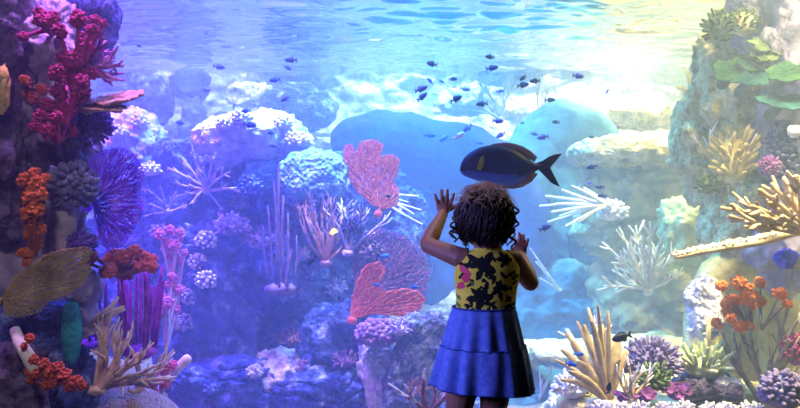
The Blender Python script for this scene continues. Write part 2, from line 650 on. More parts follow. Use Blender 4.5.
struct(mb, 'floor_hall', m_darkhall, smooth=False)['label'] = 'dark floor of the viewing hall'

# ------------------------------------------------------------------ rocks of the reef
m_rk_dark = mat('dark_rock', ['#1c1828', '#3c3450', '#6a6080', '#241e30'], 9, bump=0.9, bscale=26, dist=0.03)
m_rk_lav = mat('lavender_rock', ['#6a6480', '#8f88a6', '#b5adc4'], 7, bump=0.8, bscale=30, dist=0.02)
m_rk_blue = mat('blue_lit_rock', ['#141c4c', '#2c3c84', '#5064ac', '#aebce8'], 8, bump=1.0, bscale=16, dist=0.08, detail=12.0)  # blue of the lamps tinted into the reef rock's colour
m_rk_pale = mat('pale_rock', ['#60628c', '#c6c8d4', '#f0f0f2', '#7c7aa0'], 7, bump=1.0, bscale=18, dist=0.06, detail=12.0)  # paler twin: white of the lit reef tops partly in the colour
m_rk_shade = mat('shaded_blue_rock', ['#152c58', '#1e3c70', '#2a4a80'], 3, bump=0.6, bscale=10, dist=0.04)  # shadow of the overhang put into a dark blue base colour
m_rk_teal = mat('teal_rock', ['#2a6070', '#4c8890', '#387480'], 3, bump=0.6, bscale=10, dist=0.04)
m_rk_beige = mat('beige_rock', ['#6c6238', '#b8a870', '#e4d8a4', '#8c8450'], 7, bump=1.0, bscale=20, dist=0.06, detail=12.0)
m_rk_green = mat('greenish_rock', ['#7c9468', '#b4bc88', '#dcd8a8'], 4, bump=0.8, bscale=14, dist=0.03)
m_rk_grey = mat('speckled_grey_rock', ['#3a4060', '#5c6486', '#a4aac0'], 30, bump=1.0, bscale=60, dist=0.02)
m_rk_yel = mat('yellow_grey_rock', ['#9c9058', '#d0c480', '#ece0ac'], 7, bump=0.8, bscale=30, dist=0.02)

# near column at the left edge
rock(42, 60, 74, 140, 3.22, m_rk_lav, 'tall lavender rock at the top of the dark column, behind the crimson soft coral', 1, depth=.34)
rock(2, 110, 46, 250, 3.08, m_rk_dark, 'narrow dark rock column cut by the left edge beside the orange coral', 2, depth=.26, power=.6)
rock(88, 8, 50, 90, 3.5, m_rk_blue, 'blue-grey rock touching the surface behind the crimson soft coral', 3, depth=.3)
rock(50, 150, 74, 90, 3.28, m_rk_dark, 'dark purple boulder between the crimson soft coral and the orange coral', 4, depth=.36)
rock(36, 262, 100, 170, 3.3, m_rk_lav, 'lavender-grey rock in shade behind the golden sea fan', 5, depth=.3)
rock(37, 365, 64, 130, 3.12, m_rk_blue, 'blue-purple rock pillar under the golden sea fan', 6, depth=.26, power=.6)
rock(12, 400, 60, 120, 2.95, m_rk_dark, 'dark rock in the lower left corner below the white branch', 7, depth=.2)
rock(68, 390, 50, 90, 3.15, m_rk_blue, 'small blue rock below the teal tube sponge', 8, depth=.2)
# sand mound
def mound(u, v):
    x = (u - .5) * 0.95; y = (v - .5) * 0.7
    r = np.sqrt((x / .44) ** 2 + (y / .32) ** 2)
    z = 0.34 * np.clip(1 - r ** 2, -0.4, 1) + 0.012 * fbm(np.c_[x * 12, y * 12, np.zeros_like(x)], 3, 4)
    return np.c_[x, y, z]
mb = MB(); mb.grid(mound, 90, 70)
o = mb.build('sand_mound', m_sand, loc=P(124, 459, 3.3)); tag(o, 'heap of coarse pinkish sand at the foot of the tan staghorn coral', 'sand', kind='stuff')

# sunlit rocks behind, between the column and the reef
rock(122, 150, 70, 70, 5.6, m_rk_pale, 'bright white encrusted rock just past the purple sea fan', 10)
rock(150, 205, 80, 60, 5.7, m_rk_pale, 'pale rock under the violet staghorn branches', 11)
rock(140, 280, 110, 130, 5.8, m_rk_blue, 'violet rock face behind the purple sea whips', 12, strata=.10)
rock(175, 250, 46, 220, 5.4, m_rk_blue, 'upright blue rock rib beside the pink knobbed soft coral', 13, power=.6)

# central reef
rock(250, 140, 104, 46, 5.35, m_rk_pale, 'flat white rock shelf on the crown of the central reef', 20, depth=.8, amp=.16)
rock(262, 128, 56, 26, 5.5, m_rk_pale, 'small white rock on top of the white shelf', 21, depth=.4)
rock(262, 215, 150, 130, 5.7, m_rk_blue, 'broad blue rock wall below the white shelf', 22, depth=.7, strata=.08)
rock(222, 315, 76, 190, 5.25, m_rk_blue, 'tall blue rock pillar along the near edge of the central reef', 23, depth=.5, power=.55, strata=.12, sfreq=4)
rock(262, 268, 70, 80, 5.3, m_rk_blue, 'blue rock block with a dark hollow below the blue dome coral', 24, depth=.5, power=.6)
rock(300, 300, 100, 120, 5.5, m_rk_blue, 'large shaded blue rock in the hollow of the central reef', 25, depth=.5, strata=.12)
rock(232, 392, 96, 70, 4.95, m_rk_blue, 'low blue block at the foot of the reef pillar', 26, depth=.5, power=.55, strata=.14, sfreq=4)
rock(275, 378, 70, 46, 5.0, m_rk_pale, 'pale rounded boulder at the bottom of the central reef', 27, depth=.4)
rock(322, 396, 110, 56, 4.9, m_rk_blue, 'cracked blue rock ledge along the bottom of the central reef', 28, depth=.5, power=.6, strata=.16, sfreq=4)
rock(385, 385, 44, 110, 4.75, m_rk_pale, 'pale pinkish upright rock below the lumpy purple coral', 29, depth=.35, power=.65)
rock(350, 345, 90, 90, 5.0, m_rk_blue, 'blue-violet rock carrying the lumpy purple coral', 30, depth=.4)
rock(372, 240, 110, 130, 5.6, m_rk_blue, 'rock shoulder behind the salmon sea fan', 31, depth=.5)
rock(420, 368, 60, 110, 4.5, m_rk_grey, 'speckled slate-grey rock slab leaning beside the child', 32, depth=.25, power=.6, tilt=.35)
rock(195, 352, 60, 110, 5.3, m_rk_blue, 'blue rock ledge between the pink soft coral and the reef pillar', 33, depth=.4)
rock(305, 190, 110, 60, 5.45, m_rk_blue, 'blue rock bench under the blue dome coral', 34, depth=.5)

# far rocks
def arch(pts, Y, thick, m, label, seed, name='rock_arch', rad=None):
    b = P(pts[0][0], pts[0][1], Y)
    p3 = np.array([P(x, y, Y) - b for x, y, _ in pts])
    ts = np.linspace(0, len(pts) - 1, 40)
    q = np.c_[[np.interp(ts, range(len(pts)), p3[:, k]) for k in range(3)]].T
    r = np.interp(ts, range(len(pts)), [x[2] * U(Y) for x in pts])
    mb = MB(); mb.tube(q, r, n=40, flat=thick)
    v = mb.v[0]
    d = 0.20 * fbm(v * 1.7, 5, seed)
    c = np.array([q[np.argmin(np.linalg.norm(q - x, axis=1))] for x in v])
    n = v - c; n /= np.maximum(np.linalg.norm(n, axis=1, keepdims=True), 1e-6)
    mb.v[0] = v + n * (d * r.mean() * 1.3)[:, None]
    o = mb.build(name, m, loc=b)
    return tag(o, label, 'rock')
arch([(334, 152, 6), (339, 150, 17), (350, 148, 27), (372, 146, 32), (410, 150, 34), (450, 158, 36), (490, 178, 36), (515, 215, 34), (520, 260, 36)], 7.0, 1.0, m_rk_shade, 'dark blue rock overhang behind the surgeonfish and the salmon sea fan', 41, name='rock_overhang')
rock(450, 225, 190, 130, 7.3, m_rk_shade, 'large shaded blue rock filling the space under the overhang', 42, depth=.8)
arch([(512, 240, 30), (520, 185, 32), (534, 140, 28), (560, 124, 24), (586, 126, 20), (602, 146, 16), (606, 190, 14)], 7.4, 1.0, m_rk_teal, 'teal rock arch beyond the surgeonfish tail', 43)
rock(560, 215, 100, 130, 7.7, m_rk_teal, 'hazy teal rock under the teal arch', 44, depth=.7)
rock(540, 330, 130, 120, 7.0, m_rk_teal, 'hazy blue-green rock far behind the raised hand of the child', 45, depth=.7)
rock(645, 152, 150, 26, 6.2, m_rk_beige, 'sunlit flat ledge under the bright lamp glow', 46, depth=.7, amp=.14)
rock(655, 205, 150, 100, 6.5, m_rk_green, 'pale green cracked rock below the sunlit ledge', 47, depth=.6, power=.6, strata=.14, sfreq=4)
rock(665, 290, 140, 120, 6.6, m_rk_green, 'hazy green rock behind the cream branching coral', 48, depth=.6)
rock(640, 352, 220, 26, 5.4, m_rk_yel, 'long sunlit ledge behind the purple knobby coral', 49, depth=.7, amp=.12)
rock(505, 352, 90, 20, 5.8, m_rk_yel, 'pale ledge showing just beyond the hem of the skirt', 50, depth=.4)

# right-hand column and arch
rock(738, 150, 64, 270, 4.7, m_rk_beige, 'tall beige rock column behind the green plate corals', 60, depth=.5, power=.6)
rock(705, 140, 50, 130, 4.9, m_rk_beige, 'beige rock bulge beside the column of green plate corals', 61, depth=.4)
rock(788, 130, 44, 330, 4.3, m_rk_lav, 'purple-grey rock pillar at the right edge behind the plate corals', 62, depth=.4, power=.6)
rock(765, 20, 70, 80, 4.5, m_rk_lav, 'pinkish pale rock below the water surface at the right edge', 63, depth=.4)
arch([(700, 372, 16), (704, 310, 15), (716, 272, 14), (738, 262, 12), (762, 272, 15), (778, 310, 17), (786, 372, 20)], 4.6, 1.1, m_rk_yel, 'yellow-grey rock arch behind the red soft coral', 64)
rock(738, 330, 64, 120, 5.0, m_rk_yel, 'pale rock in the opening of the yellow-grey arch', 65, depth=.3)
rock(703, 308, 28, 66, 4.2, m_rk_pale, 'small grey rock cone beside the yellow-grey arch', 66, depth=.22, power=.8)
rock(690, 408, 260, 50, 4.0, m_rk_yel, 'low pale rock base under the lower right coral garden', 67, depth=.7, amp=.12)
rock(705, 386, 60, 20, 3.75, m_rk_dark, 'flat dark violet rock shelf under the pale green coral', 68, depth=.3)
rock(728, 388, 26, 22, 3.7, m_rk_pale, 'small round white stone on the dark violet shelf', 69, depth=.12)
# broad foundations of the reef, mostly below the frame
rock(290, 492, 300, 170, 5.3, m_rk_blue, 'broad blue rock foundation under the central reef', 70, depth=1.3, power=.6)
rock(700, 500, 330, 170, 4.1, m_rk_yel, 'broad pale rock foundation under the lower right coral garden', 71, depth=1.2, power=.6)
rock(70, 520, 240, 170, 3.25, m_rk_dark, 'dark rock foundation under the column at the left edge', 72, depth=.8, power=.6)
rock(520, 430, 200, 110, 5.9, m_rk_teal, 'hazy blue-green boulder low behind the child', 73, depth=.7)
rock(470, 420, 70, 60, 4.9, m_rk_blue, 'blue rock low behind the legs of the child', 74, depth=.4)
rock(600, 405, 110, 50, 4.6, m_rk_pale, 'pale lumpy rock behind the tan blades', 75, depth=.4)

# hazy rocks against the back wall
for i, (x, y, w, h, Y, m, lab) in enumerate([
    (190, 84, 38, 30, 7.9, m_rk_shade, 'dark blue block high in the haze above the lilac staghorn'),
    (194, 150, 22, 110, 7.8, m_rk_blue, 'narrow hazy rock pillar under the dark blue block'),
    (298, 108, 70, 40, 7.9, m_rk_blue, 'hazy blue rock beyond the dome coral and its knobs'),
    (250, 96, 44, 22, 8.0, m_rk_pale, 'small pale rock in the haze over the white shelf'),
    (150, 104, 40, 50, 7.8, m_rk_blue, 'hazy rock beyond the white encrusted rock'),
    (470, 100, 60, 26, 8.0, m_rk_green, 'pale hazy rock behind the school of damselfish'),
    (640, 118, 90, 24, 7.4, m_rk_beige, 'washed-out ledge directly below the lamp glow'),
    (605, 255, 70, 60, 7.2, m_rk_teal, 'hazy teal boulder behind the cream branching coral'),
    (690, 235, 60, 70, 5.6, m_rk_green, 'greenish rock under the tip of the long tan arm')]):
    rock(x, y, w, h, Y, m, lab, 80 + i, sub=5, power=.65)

# ------------------------------------------------------------------ corals of the near column at the left
m_crim = mat('crimson_polyp', ['#781850', '#a02c64', '#bc5484'], 14, bump=0.5, bscale=60, dist=.006)
m_orng = mat('orange_polyp', ['#8c3a14', '#c06428', '#e09850'], 14, bump=0.5, bscale=60, dist=.006)
m_redor = mat('red_polyp', ['#94341c', '#c45a38', '#e89878'], 14, bump=0.5, bscale=60, dist=.006)
m_pinkp = mat('pink_polyp', ['#c03c78', '#dc6c98', '#f0a0bc'], 14, bump=0.5, bscale=60, dist=.006)
m_pstem = mat('pale_stem', ['#b08aa4', '#d8b8c8', '#a07890'], 20, bump=0.4, bscale=60)
m_ostem = mat('brown_stem', ['#5a3020', '#8a5030'], 20, bump=0.4, bscale=60)
m_nubdk = mat('slate_knob', ['#404468', '#60648c', '#888cb0'], 12, bump=0.4, bscale=80, dist=.004)
m_purfan = mat('purple_fan', ['#9030e0', '#b458ff', '#e0a8ff'], 12, bump=0, translucent=.5)
m_goldfan = mat('golden_fan', ['#a09054', '#c8b878', '#e8dca4'], 12, bump=0, translucent=.5)
m_whip = mat('purple_whip', ['#5c1470', '#86289a', '#a84cb4'], 18, bump=0.6, bscale=120, dist=.004)
m_tan = mat('tan_coral', ['#a88870', '#d4b498', '#f0dcc4'], 14, bump=0.5, bscale=110, dist=.004)
m_tantip = mat('pale_tip', ['#d8c4ac', '#f0e4d0'], 14, bump=0.4, bscale=110, dist=.004)
m_teal = mat('teal_sponge', ['#0c6470', '#1c8c90', '#3cb0a8'], 16, bump=0.9, bscale=70, dist=.008)
m_barrel = mat('grey_sponge', ['#6a6470', '#948c94', '#b4acac'], 12, bump=0.7, bscale=40, dist=.01)
m_white = mat('white_branch', ['#b8b0b4', '#e0dcdc', '#f4f2f0'], 16, bump=0.4, bscale=60, dist=.006)
m_plate = mat('tan_plate', ['#8c6a68', '#b48e80', '#ccb0a0'], 10, bump=0.7, bscale=50, dist=.008)
m_yelsp = mat('yellow_sponge', ['#8a7c30', '#b8a850', '#d0c078'], 14, bump=0.8, bscale=50, dist=.008)
m_bushp = mat('violet_bush', ['#38286c', '#54409a', '#7460b8'], 14, bump=0.4, bscale=60, dist=.004)

# crimson soft coral: several colonies up the column
soft_coral(3.02, (74, 96), [(62, 22, 7), (84, 22, 8), (92, 18, 5), (70, 36, 8), (80, 38, 9), (90, 30, 7), (76, 50, 9), (86, 50, 8), (70, 60, 8), (80, 64, 9), (97, 33, 6), (104, 24, 4)], 'upper clump of crimson soft coral on the lavender rock', m_crim, m_crim, 1)
soft_coral(3.0, (66, 122), [(56, 76, 7), (66, 76, 8), (76, 80, 9), (88, 72, 8), (60, 92, 8), (70, 94, 9), (82, 92, 9), (92, 86, 7), (52, 106, 7), (58, 112, 7)], 'middle clump of crimson soft coral beside the tan plate coral', m_crim, m_crim, 2)
soft_coral(2.98, (58, 142), [(48, 118, 8), (58, 122, 9), (68, 120, 7), (54, 132, 8), (64, 130, 7), (44, 128, 6), (72, 108, 7)], 'lowest clump of crimson soft coral above the slate knobby coral', m_crim, m_crim, 3)
soft_coral(3.0, (46, 30), [(46, 18, 7), (52, 26, 8), (44, 32, 6), (30, 40, 6)], 'small crimson soft coral tuft on the face of the lavender rock', m_crim, m_crim, 4)
soft_coral(2.98, (26, 88), [(22, 80, 6), (30, 86, 6), (36, 84, 5), (24, 94, 6), (34, 98, 6), (40, 90, 5)], 'dull orange-red soft coral on the dark boulder beside the yellow sponge', m_ostem, m_redor, 5)
# mauve finger branches reaching out over the water
def tree(name, Y, base, dirs, L, r, depth, m, mt, label, cat, seed, spread=.5, ratio=.74, flat=1.0, kids=(2, 3), up=.05, wig=.22, n=6, group=None, part='branch_crown', tipname='branch_tip', foot=True, segs=4, taper=.72):
    rng = random.Random(seed)
    t = thing(name, P(*base, Y), label, cat, group)
    u = U(Y)
    a, b = MB(), []
    for d in dirs:
        k = 1.0 if len(d) < 4 else d[3]
        branch(a, (rng.uniform(-.6, .6) * r * u, rng.uniform(-.6, .6) * r * u, 0), (d[0], d[2] if len(d) > 2 else 0, -d[1]), L * u * k, r * u, depth, rng, spread, ratio, kids, wig, up, flat, n, taper, b if mt else None, segs)
    a.build(part, m, t)
    for q in b: q.build(tipname, mt, t)
    if foot:
        f = MB(); f.ball((0, 0, -r * u * .4), (r * u * 2.6, r * u * 2.6, r * u * 1.5), 3, .2, 2, seed); f.build('holdfast', m, t)
    return t
m_mauve = mat('mauve_finger', ['#7c4a8c', '#a070a8', '#c49cc8'], 14, bump=.4, bscale=60, dist=.004)
tree('finger_coral', 3.1, (86, 66), [(.9, -.8, -.1), (1, -.3, .1), (1, .2, -.1), (.6, -1, .2), (1, .6, 0)], 17, 4.2, 2, m_mauve, None, 'mauve finger coral reaching out of the crimson soft coral towards the water', 'coral', 7, spread=.6, n=7)
# tan plate coral
t = thing('plate_coral', P(92, 106, 3.1), 'flat tan plate coral jutting out below the crimson soft coral', 'coral')
mbp = plate_mb(.13, .09, .018, 3, lobes=.28, cup=.12)
o = weld(mbp.build('plate', m_plate, t)); o.location = (.10, 0, .02); euler(o, 24, -8, 0)
mbp = plate_mb(.10, .07, .016, 5, lobes=.3, cup=.1)
o = weld(mbp.build('plate', m_plate, t)); o.location = (.07, -.02, -.015); euler(o, 20, 6, 0)
mbp = MB(); mbp.ball((-.02, 0, 0), (.05, .04, .035), 3, .2); mbp.build('holdfast', m_plate, t)
def nubby(name, Y, c, size, n, nr, nl, m1, m2, label, seed, cat='coral', part='knobbly_crust', **kw):
    u = U(Y)
    a, b = nubs_mb((size[0] * u, (size[2] if len(size) > 2 else size[0]) * u, size[1] * u), n, nr * u, nl * u, seed, **kw)
    t = thing(name, P(*c, Y), label, cat)
    a.build('core', m1, t); b.build(part, m2, t)
    return t
nubby('knobby_coral', 3.05, (72, 186), (23, 22, 18), 150, 2.9, 6, m_nubdk, m_nubdk, 'slate blue knobby coral between the orange coral and the purple sea fan', 8, zmin=-.9)
nubby('bush_coral', 3.2, (92, 124), (17, 17, 14), 150, 1.6, 7, m_bushp, m_bushp, 'dark violet bush coral under the tan plate coral', 9, zmin=-.9, fork=True)
nubby('bush_coral', 3.05, (82, 243), (13, 9, 12), 100, 1.5, 4.5, m_bushp, m_bushp, 'small dark violet bush coral just above the golden sea fan', 10, zmin=-.7, fork=True)
# orange coral
soft_coral(2.88, (34, 256), [(34, 174, 7), (25, 180, 7), (40, 184, 8), (30, 188, 9), (44, 194, 7), (36, 198, 9), (28, 204, 7), (40, 210, 8), (32, 214, 8), (34, 224, 8), (40, 230, 6), (30, 234, 7), (24, 226, 5), (34, 244, 6), (28, 253, 7), (46, 178, 5), (22, 190, 6), (30, 262, 5)], 'bright orange soft coral hanging down the dark column', m_ostem, m_orng, 11, dy=.04)
# grey barrel sponge
t = thing('barrel_sponge', P(62, 250, 3.1), 'grey barrel sponge between the orange coral and the bush coral', 'sponge')
mbp = MB(); lathe(mbp, [(.03, -.02), (.048, .03), (.060, .09), (.062, .14), (.056, .175), (.046, .185), (.038, .17), (.034, .10), (.02, .06)], 28, .14, 3); mbp.build('body', m_barrel, t)
# purple sea fan
def seafan(name, Y, poly, base, N, m, label, seed, group=None, rz=0, **kw):
    t = thing(name, P(*base, Y), label, 'sea fan', group)
    fan_mb(poly, base, Y, N, seed, **kw).build('fan_blade', m, t)
    f = MB(); u = U(Y); f.ball((0, 0, -2 * u), (4.5 * u, 4.5 * u, 4 * u), 3, .2, 2, seed); f.build('holdfast', m, t)
    t.rotation_euler.z = rz
    return t
seafan('sea_fan', 3.25, [(92, 196), (86, 178), (90, 160), (104, 150), (124, 147), (139, 155), (146, 172), (141, 192), (145, 208), (137, 228), (124, 246), (110, 252), (98, 238)], (88, 206), 4200, m_purfan, 'violet-purple sea fan spread beside the slate knobby coral', 12, r0=.0013, rmax=.005, mesh_links=.5, bulge=.12)
# golden sea fan
seafan('sea_fan', 2.82, [(2, 296), (14, 276), (34, 262), (52, 252), (72, 247), (90, 246), (97, 252), (90, 262), (96, 270), (84, 284), (70, 294), (52, 300), (40, 312), (22, 318), (4, 316)], (-4, 300), 3200, m_goldfan, 'golden brown sea fan spreading across the dark column', 13, r0=.0011, rmax=.004, mesh_links=.5, bulge=.05)
# red soft coral above the purple whips
soft_coral(3.3, (122, 276), [(96, 254, 7), (104, 262, 8), (112, 256, 8), (120, 262, 9), (128, 256, 8), (136, 252, 8), (142, 258, 7), (150, 260, 6), (156, 266, 6), (112, 270, 8), (122, 274, 7), (132, 266, 7), (104, 272, 6), (92, 262, 6), (144, 266, 6), (118, 276, 6)], 'red-orange soft coral crowning the purple sea whips', m_ostem, m_redor, 14, dy=.07)
# purple sea whips
def whips(Y, base, list_, m, label, seed, r=2.0, name='sea_whip', cat='coral', lean=0.0):
    u = U(Y); rng = random.Random(seed); b = P(*base, Y)
    t = thing(name, b, label, cat)
    for (x0, y0, x1, y1) in list_:
        p0 = P(x0, y0, Y) - b; p1 = P(x1, y1, Y) - b
        dy = rng.uniform(-.10, .10)
        k = rng.uniform(-2, 2) * u
        pts = [p0 + np.array([0, dy, 0]), p0 * .66 + p1 * .34 + np.array([k, dy, 0]), p0 * .33 + p1 * .67 + np.array([k, dy * 1.1, 0]), p1 + np.array([0, dy * 1.2, 0])]
        rr = r * u * rng.uniform(.85, 1.2)
        mb = MB(); mb.tube(pts, [rr, rr * 1.05, rr, rr * .8], n=8)
        mb.build('stalk', m, t)
    f = MB(); f.ball((0, 0, 0), (16 * u, 14 * u, 7 * u), 3, .2, 2, seed); f.build('holdfast', m, t)
    return t
whips(3.45, (140, 352), [(126, 350, 123, 284), (130, 350, 128, 278), (135, 352, 134, 272), (139, 352, 140, 270), (143, 352, 145, 276), (147, 352, 150, 272), (150, 352, 157, 268), (137, 350, 137, 276), (128, 350, 120, 276), (148, 350, 154, 286), (153, 352, 161, 282), (145, 352, 147, 290), (132, 352, 131, 288), (122, 350, 118, 284)], m_whip, 'cluster of tall purple sea whips under the red-orange soft coral', 15, r=1.7)
whips(3.6, (94, 345), [(92, 340, 90, 284), (98, 340, 96, 280), (104, 340, 103, 278), (110, 340, 110, 282), (88, 340, 84, 284), (114, 340, 116, 286)], m_whip, 'short purple sea whips behind the tan staghorn coral', 16, r=1.9)
# tan staghorn corals
tree('staghorn_coral', 3.12, (98, 388), [(.15, -1, 0), (.5, -1, -.1), (.8, -.7, .1), (.35, -.9, .2), (1, -.5, -.2), (-.1, -.9, .1), (.65, -.9, .2), (.9, -.35, .2), (1, -.15, -.1), (.8, -.5, -.2), (.25, -1, -.2)], 32, 3.7, 3, m_tan, m_tantip, 'tan staghorn coral with pale tips on the sand heap', 'coral', 17, spread=.42, ratio=.66, n=7, up=.03, kids=(2, 2))
tree('staghorn_coral', 3.3, (84, 330), [(.9, -.7, 0), (.7, -.9, .1), (1, -.35, 0)], 26, 4.0, 1, m_tan, m_tantip, 'pale tan branch slanting up between the teal sponge and the purple whips', 'coral', 18, spread=.35, n=7)
tree('staghorn_coral', 3.2, (136, 388), [(.6, -.7, 0), (1, -.5, .1), (.2, -.9, -.1)], 24, 3.0, 2, m_tan, m_tantip, 'small tan staghorn coral at the far side of the sand heap', 'coral', 19, spread=.55, n=6)
# teal sponge
t = thing('tube_sponge', P(72, 362, 3.02), 'teal tube sponge hanging beside the blue-purple pillar', 'sponge')
mbp = MB(); lathe(mbp, [(.018, -.01), (.032, .03), (.040, .09), (.042, .15), (.036, .21), (.027, .255), (.016, .262), (.012, .22)], 24, .18, 6); mbp.build('body', m_teal, t)
# white branch with red tufts
t = thing('soft_coral', P(14, 336, 2.8), 'white branch with red-brown tufts lying in front of the dark column', 'coral')
u = U(2.8)
pts = np.array([P(x, y, 2.8) - P(14, 336, 2.8) + np.array([0, d, 0]) for x, y, d in [(8, 332, .05), (20, 344, .0), (30, 354, -.02), (38, 366, -.03), (44, 374, 0)]])
mbp = MB(); mbp.tube(pts, np.array([5, 6, 6.5, 7, 6]) * u, n=12); mbp.build('stem', m_white, t)
pts = np.array([P(x, y, 2.8) - P(14, 336, 2.8) for x, y in [(44, 374), (56, 380), (68, 384), (78, 388)]])
mbp = MB(); mbp.tube(pts, np.array([5, 4, 4, 4]) * u, n=10); mbp.build('stem', m_white, t)
for i, (x, y, r) in enumerate([(30, 338, 5), (24, 346, 4), (34, 360, 5), (44, 364, 6), (36, 374, 6), (50, 372, 7), (58, 368, 6), (64, 376, 7), (54, 382, 6), (76, 382, 7), (82, 386, 5), (46, 384, 6), (28, 372, 4), (70, 388, 5), (31, 380, 4)]):
    tuft(t, P(x, y, 2.76) - P(14, 336, 2.8), r * u, m_redor, 40 + i)
# yellow sponge at the left edge
t = thing('encrusting_sponge', P(1, 88, 2.92), 'yellow encrusting sponge at the left edge of the column', 'sponge')
mbp = MB(); mbp.ball((0, 0, 0), (.036, .03, .095), 4, .25, 2, 5); mbp.ball((.01, -.01, .05), (.026, .025, .04), 3, .2, 2, 8); mbp.build('body', m_yelsp, t)
# pink soft coral behind the whips
soft_coral(4.6, (176, 330), [(163, 234, 6), (170, 230, 5), (176, 236, 6), (182, 232, 4), (168, 244, 7), (178, 246, 6), (160, 250, 5), (172, 256, 6), (180, 260, 5), (186, 252, 4)], 'pink knobbed soft coral high on the upright blue rib', m_pstem, m_pinkp, 21)
soft_coral(4.4, (166, 350), [(166, 286, 6), (174, 292, 6), (160, 296, 5), (170, 302, 7), (162, 310, 6), (172, 312, 5), (168, 278, 5)], 'pink soft coral beside the purple sea whips', m_pstem, m_pinkp, 22)
soft_coral(3.5, (160, 398), [(148, 382, 8), (158, 376, 8), (166, 368, 7), (174, 364, 5), (154, 390, 9), (166, 382, 7), (142, 392, 6)], 'rose pink soft coral low beside the sand heap', m_pstem, m_pinkp, 23)
t = thing('tube_sponge', P(170, 378, 3.6), 'white tube sponge leaning out of the rose pink soft coral', 'sponge')
mbp = MB(); mbp.tube([(-.05, 0, -.05), (0, 0, 0), (.05, 0, .06), (.09, 0, .10)], [.016, .02, .024, .026], n=14); mbp.build('tube', m_white, t)

# ------------------------------------------------------------------ corals of the central reef and the far middle
build_hits()
m_salm = mat('salmon_fan', ['#d04c50', '#f08078', '#ffc0b0'], 50, bump=0, translucent=.45)
m_pinkfan = mat('pink_violet_fan', ['#7c3c90', '#b070b0', '#e0b4dc'], 50, bump=0, translucent=.45)
m_salm2 = mat('bright_salmon_fan', ['#e04840', '#f87868', '#ffb8a8'], 50, bump=0, translucent=.45)
m_ivory = mat('ivory_coral', ['#d4ccc8', '#f0ece8', '#ffffff'], 14, bump=.4, bscale=90, dist=.004)
m_lilac = mat('lilac_coral', ['#8c78b0', '#b09cd0', '#d0c4e4'], 14, bump=.4, bscale=90, dist=.004)
m_dome = mat('dome_coral', ['#4c80b0', '#70a8cc', '#a8d4e0'], 16, bump=1.0, bscale=34, cells=True, dist=.02)
m_brain = mat('lumpy_purple', ['#6c4880', '#9068a0', '#b490bc'], 12, bump=.5, bscale=70, dist=.005)
m_spiky = mat('dark_spines', ['#1c1c48', '#30306c', '#44448c'], 12, bump=.2)
m_rods = mat('mauve_rod', ['#4c3c6c', '#705c88', '#94809c'], 14, bump=.5, bscale=100, dist=.004)
m_brown = mat('brown_branch', ['#6c4854', '#94686c', '#b89090'], 12, bump=.5, bscale=90, dist=.004)
m_cream = mat('cream_coral', ['#d8c8a0', '#f0e4c4', '#fff6e0'], 14, bump=.4, bscale=90, dist=.004)
m_cream2 = mat('cream_tip', ['#fff4dc', '#ffffff'], 14, bump=.3, bscale=90, dist=.004)

def on(px, py, back=0.0):
    p, n, Y = hit(px, py)
    return Y + back

# salmon sea fan
seafan('sea_fan', 5.0, [(372, 205), (352, 186), (343, 166), (344, 146), (352, 144), (356, 152), (362, 141), (376, 140), (384, 146), (380, 156), (392, 154), (400, 160), (398, 176), (392, 180), (400, 190), (398, 204), (386, 210)], (378, 212), 3000, m_salm, 'large salmon pink sea fan standing clear above the reef', 31, r0=.0030, rmax=.010, mesh_links=.6, bulge=.08)
# wide violet pink fan with the bright salmon fan before it
seafan('sea_fan', 4.75, [(352, 262), (356, 236), (372, 228), (392, 230), (410, 238), (424, 252), (430, 270), (428, 290), (418, 306), (396, 312), (370, 312), (356, 296)], (362, 308), 3000, m_pinkfan, 'wide violet-pink sea fan behind the bright salmon sea fan', 32, r0=.0026, rmax=.008, mesh_links=.5, bulge=.08)
seafan('sea_fan', 4.6, [(349, 318), (352, 298), (358, 278), (366, 264), (380, 260), (386, 268), (380, 284), (384, 292), (402, 288), (418, 290), (426, 298), (420, 310), (402, 316), (380, 314)], (352, 318), 2600, m_salm2, 'bright salmon red sea fan above the lumpy purple coral', 33, r0=.0028, rmax=.008, mesh_links=.6, bulge=.08)
# ivory spines beyond the fans
def spray(Y, base, tips, m, label, seed, r=1.4, name='finger_coral', cat='coral', twig=0, foot=4.5):
    b = P(*base, Y); u = U(Y); rng = random.Random(seed)
    t = thing(name, b, label, cat)
    for (x, y, *rr) in tips:
        e = P(x, y, Y + rng.uniform(-.25, .1)) - b
        s = np.array([rng.uniform(-2, 2), rng.uniform(-2, 2), rng.uniform(-2, 2)]) * u
        mid = e * .5 + np.array([rng.uniform(-.06, .06), 0, rng.uniform(-.03, .07)]) * np.linalg.norm(e)
        ts = np.linspace(0, 1, 7)[:, None]
        pts = (1 - ts) ** 2 * s + 2 * ts * (1 - ts) * mid + ts ** 2 * e
        k = (rr[0] if rr else r) * u
        mb = MB(); mb.tube(pts, np.linspace(k * 1.15, k * .6, 7), n=7)
        for _ in range(twig):
            i = rng.randint(2, 5)
            q = pts[i]; dd = (pts[i + 1] - pts[i]); dd /= np.linalg.norm(dd)
            o = np.array([rng.gauss(0, 1), rng.gauss(0, .6), rng.gauss(0, 1)])
            dd = dd + .6 * o / np.linalg.norm(o); dd /= np.linalg.norm(dd)
            L = np.linalg.norm(e) * rng.uniform(.12, .28)
            mb.tube([q, q + dd * L * .5, q + dd * L + np.array([0, 0, .1 * L])], [k * .75, k * .7, k * .45], n=6)
        mb.build('finger', m, t)
    f = MB(); f.ball((0, 0, 0), (foot * u, foot * .9 * u, foot * .9 * u), 3, .25, 2, seed); f.build('holdfast', m, t)
    return t
spray(5.3, (372, 194), [(418, 196, 1.2), (421, 210, 1.1), (422, 224, 1.2), (414, 214, 1.0), (408, 202, 1.0)], m_ivory, 'thin ivory spines fanning out beside the salmon sea fan towards the raised hand', 34)
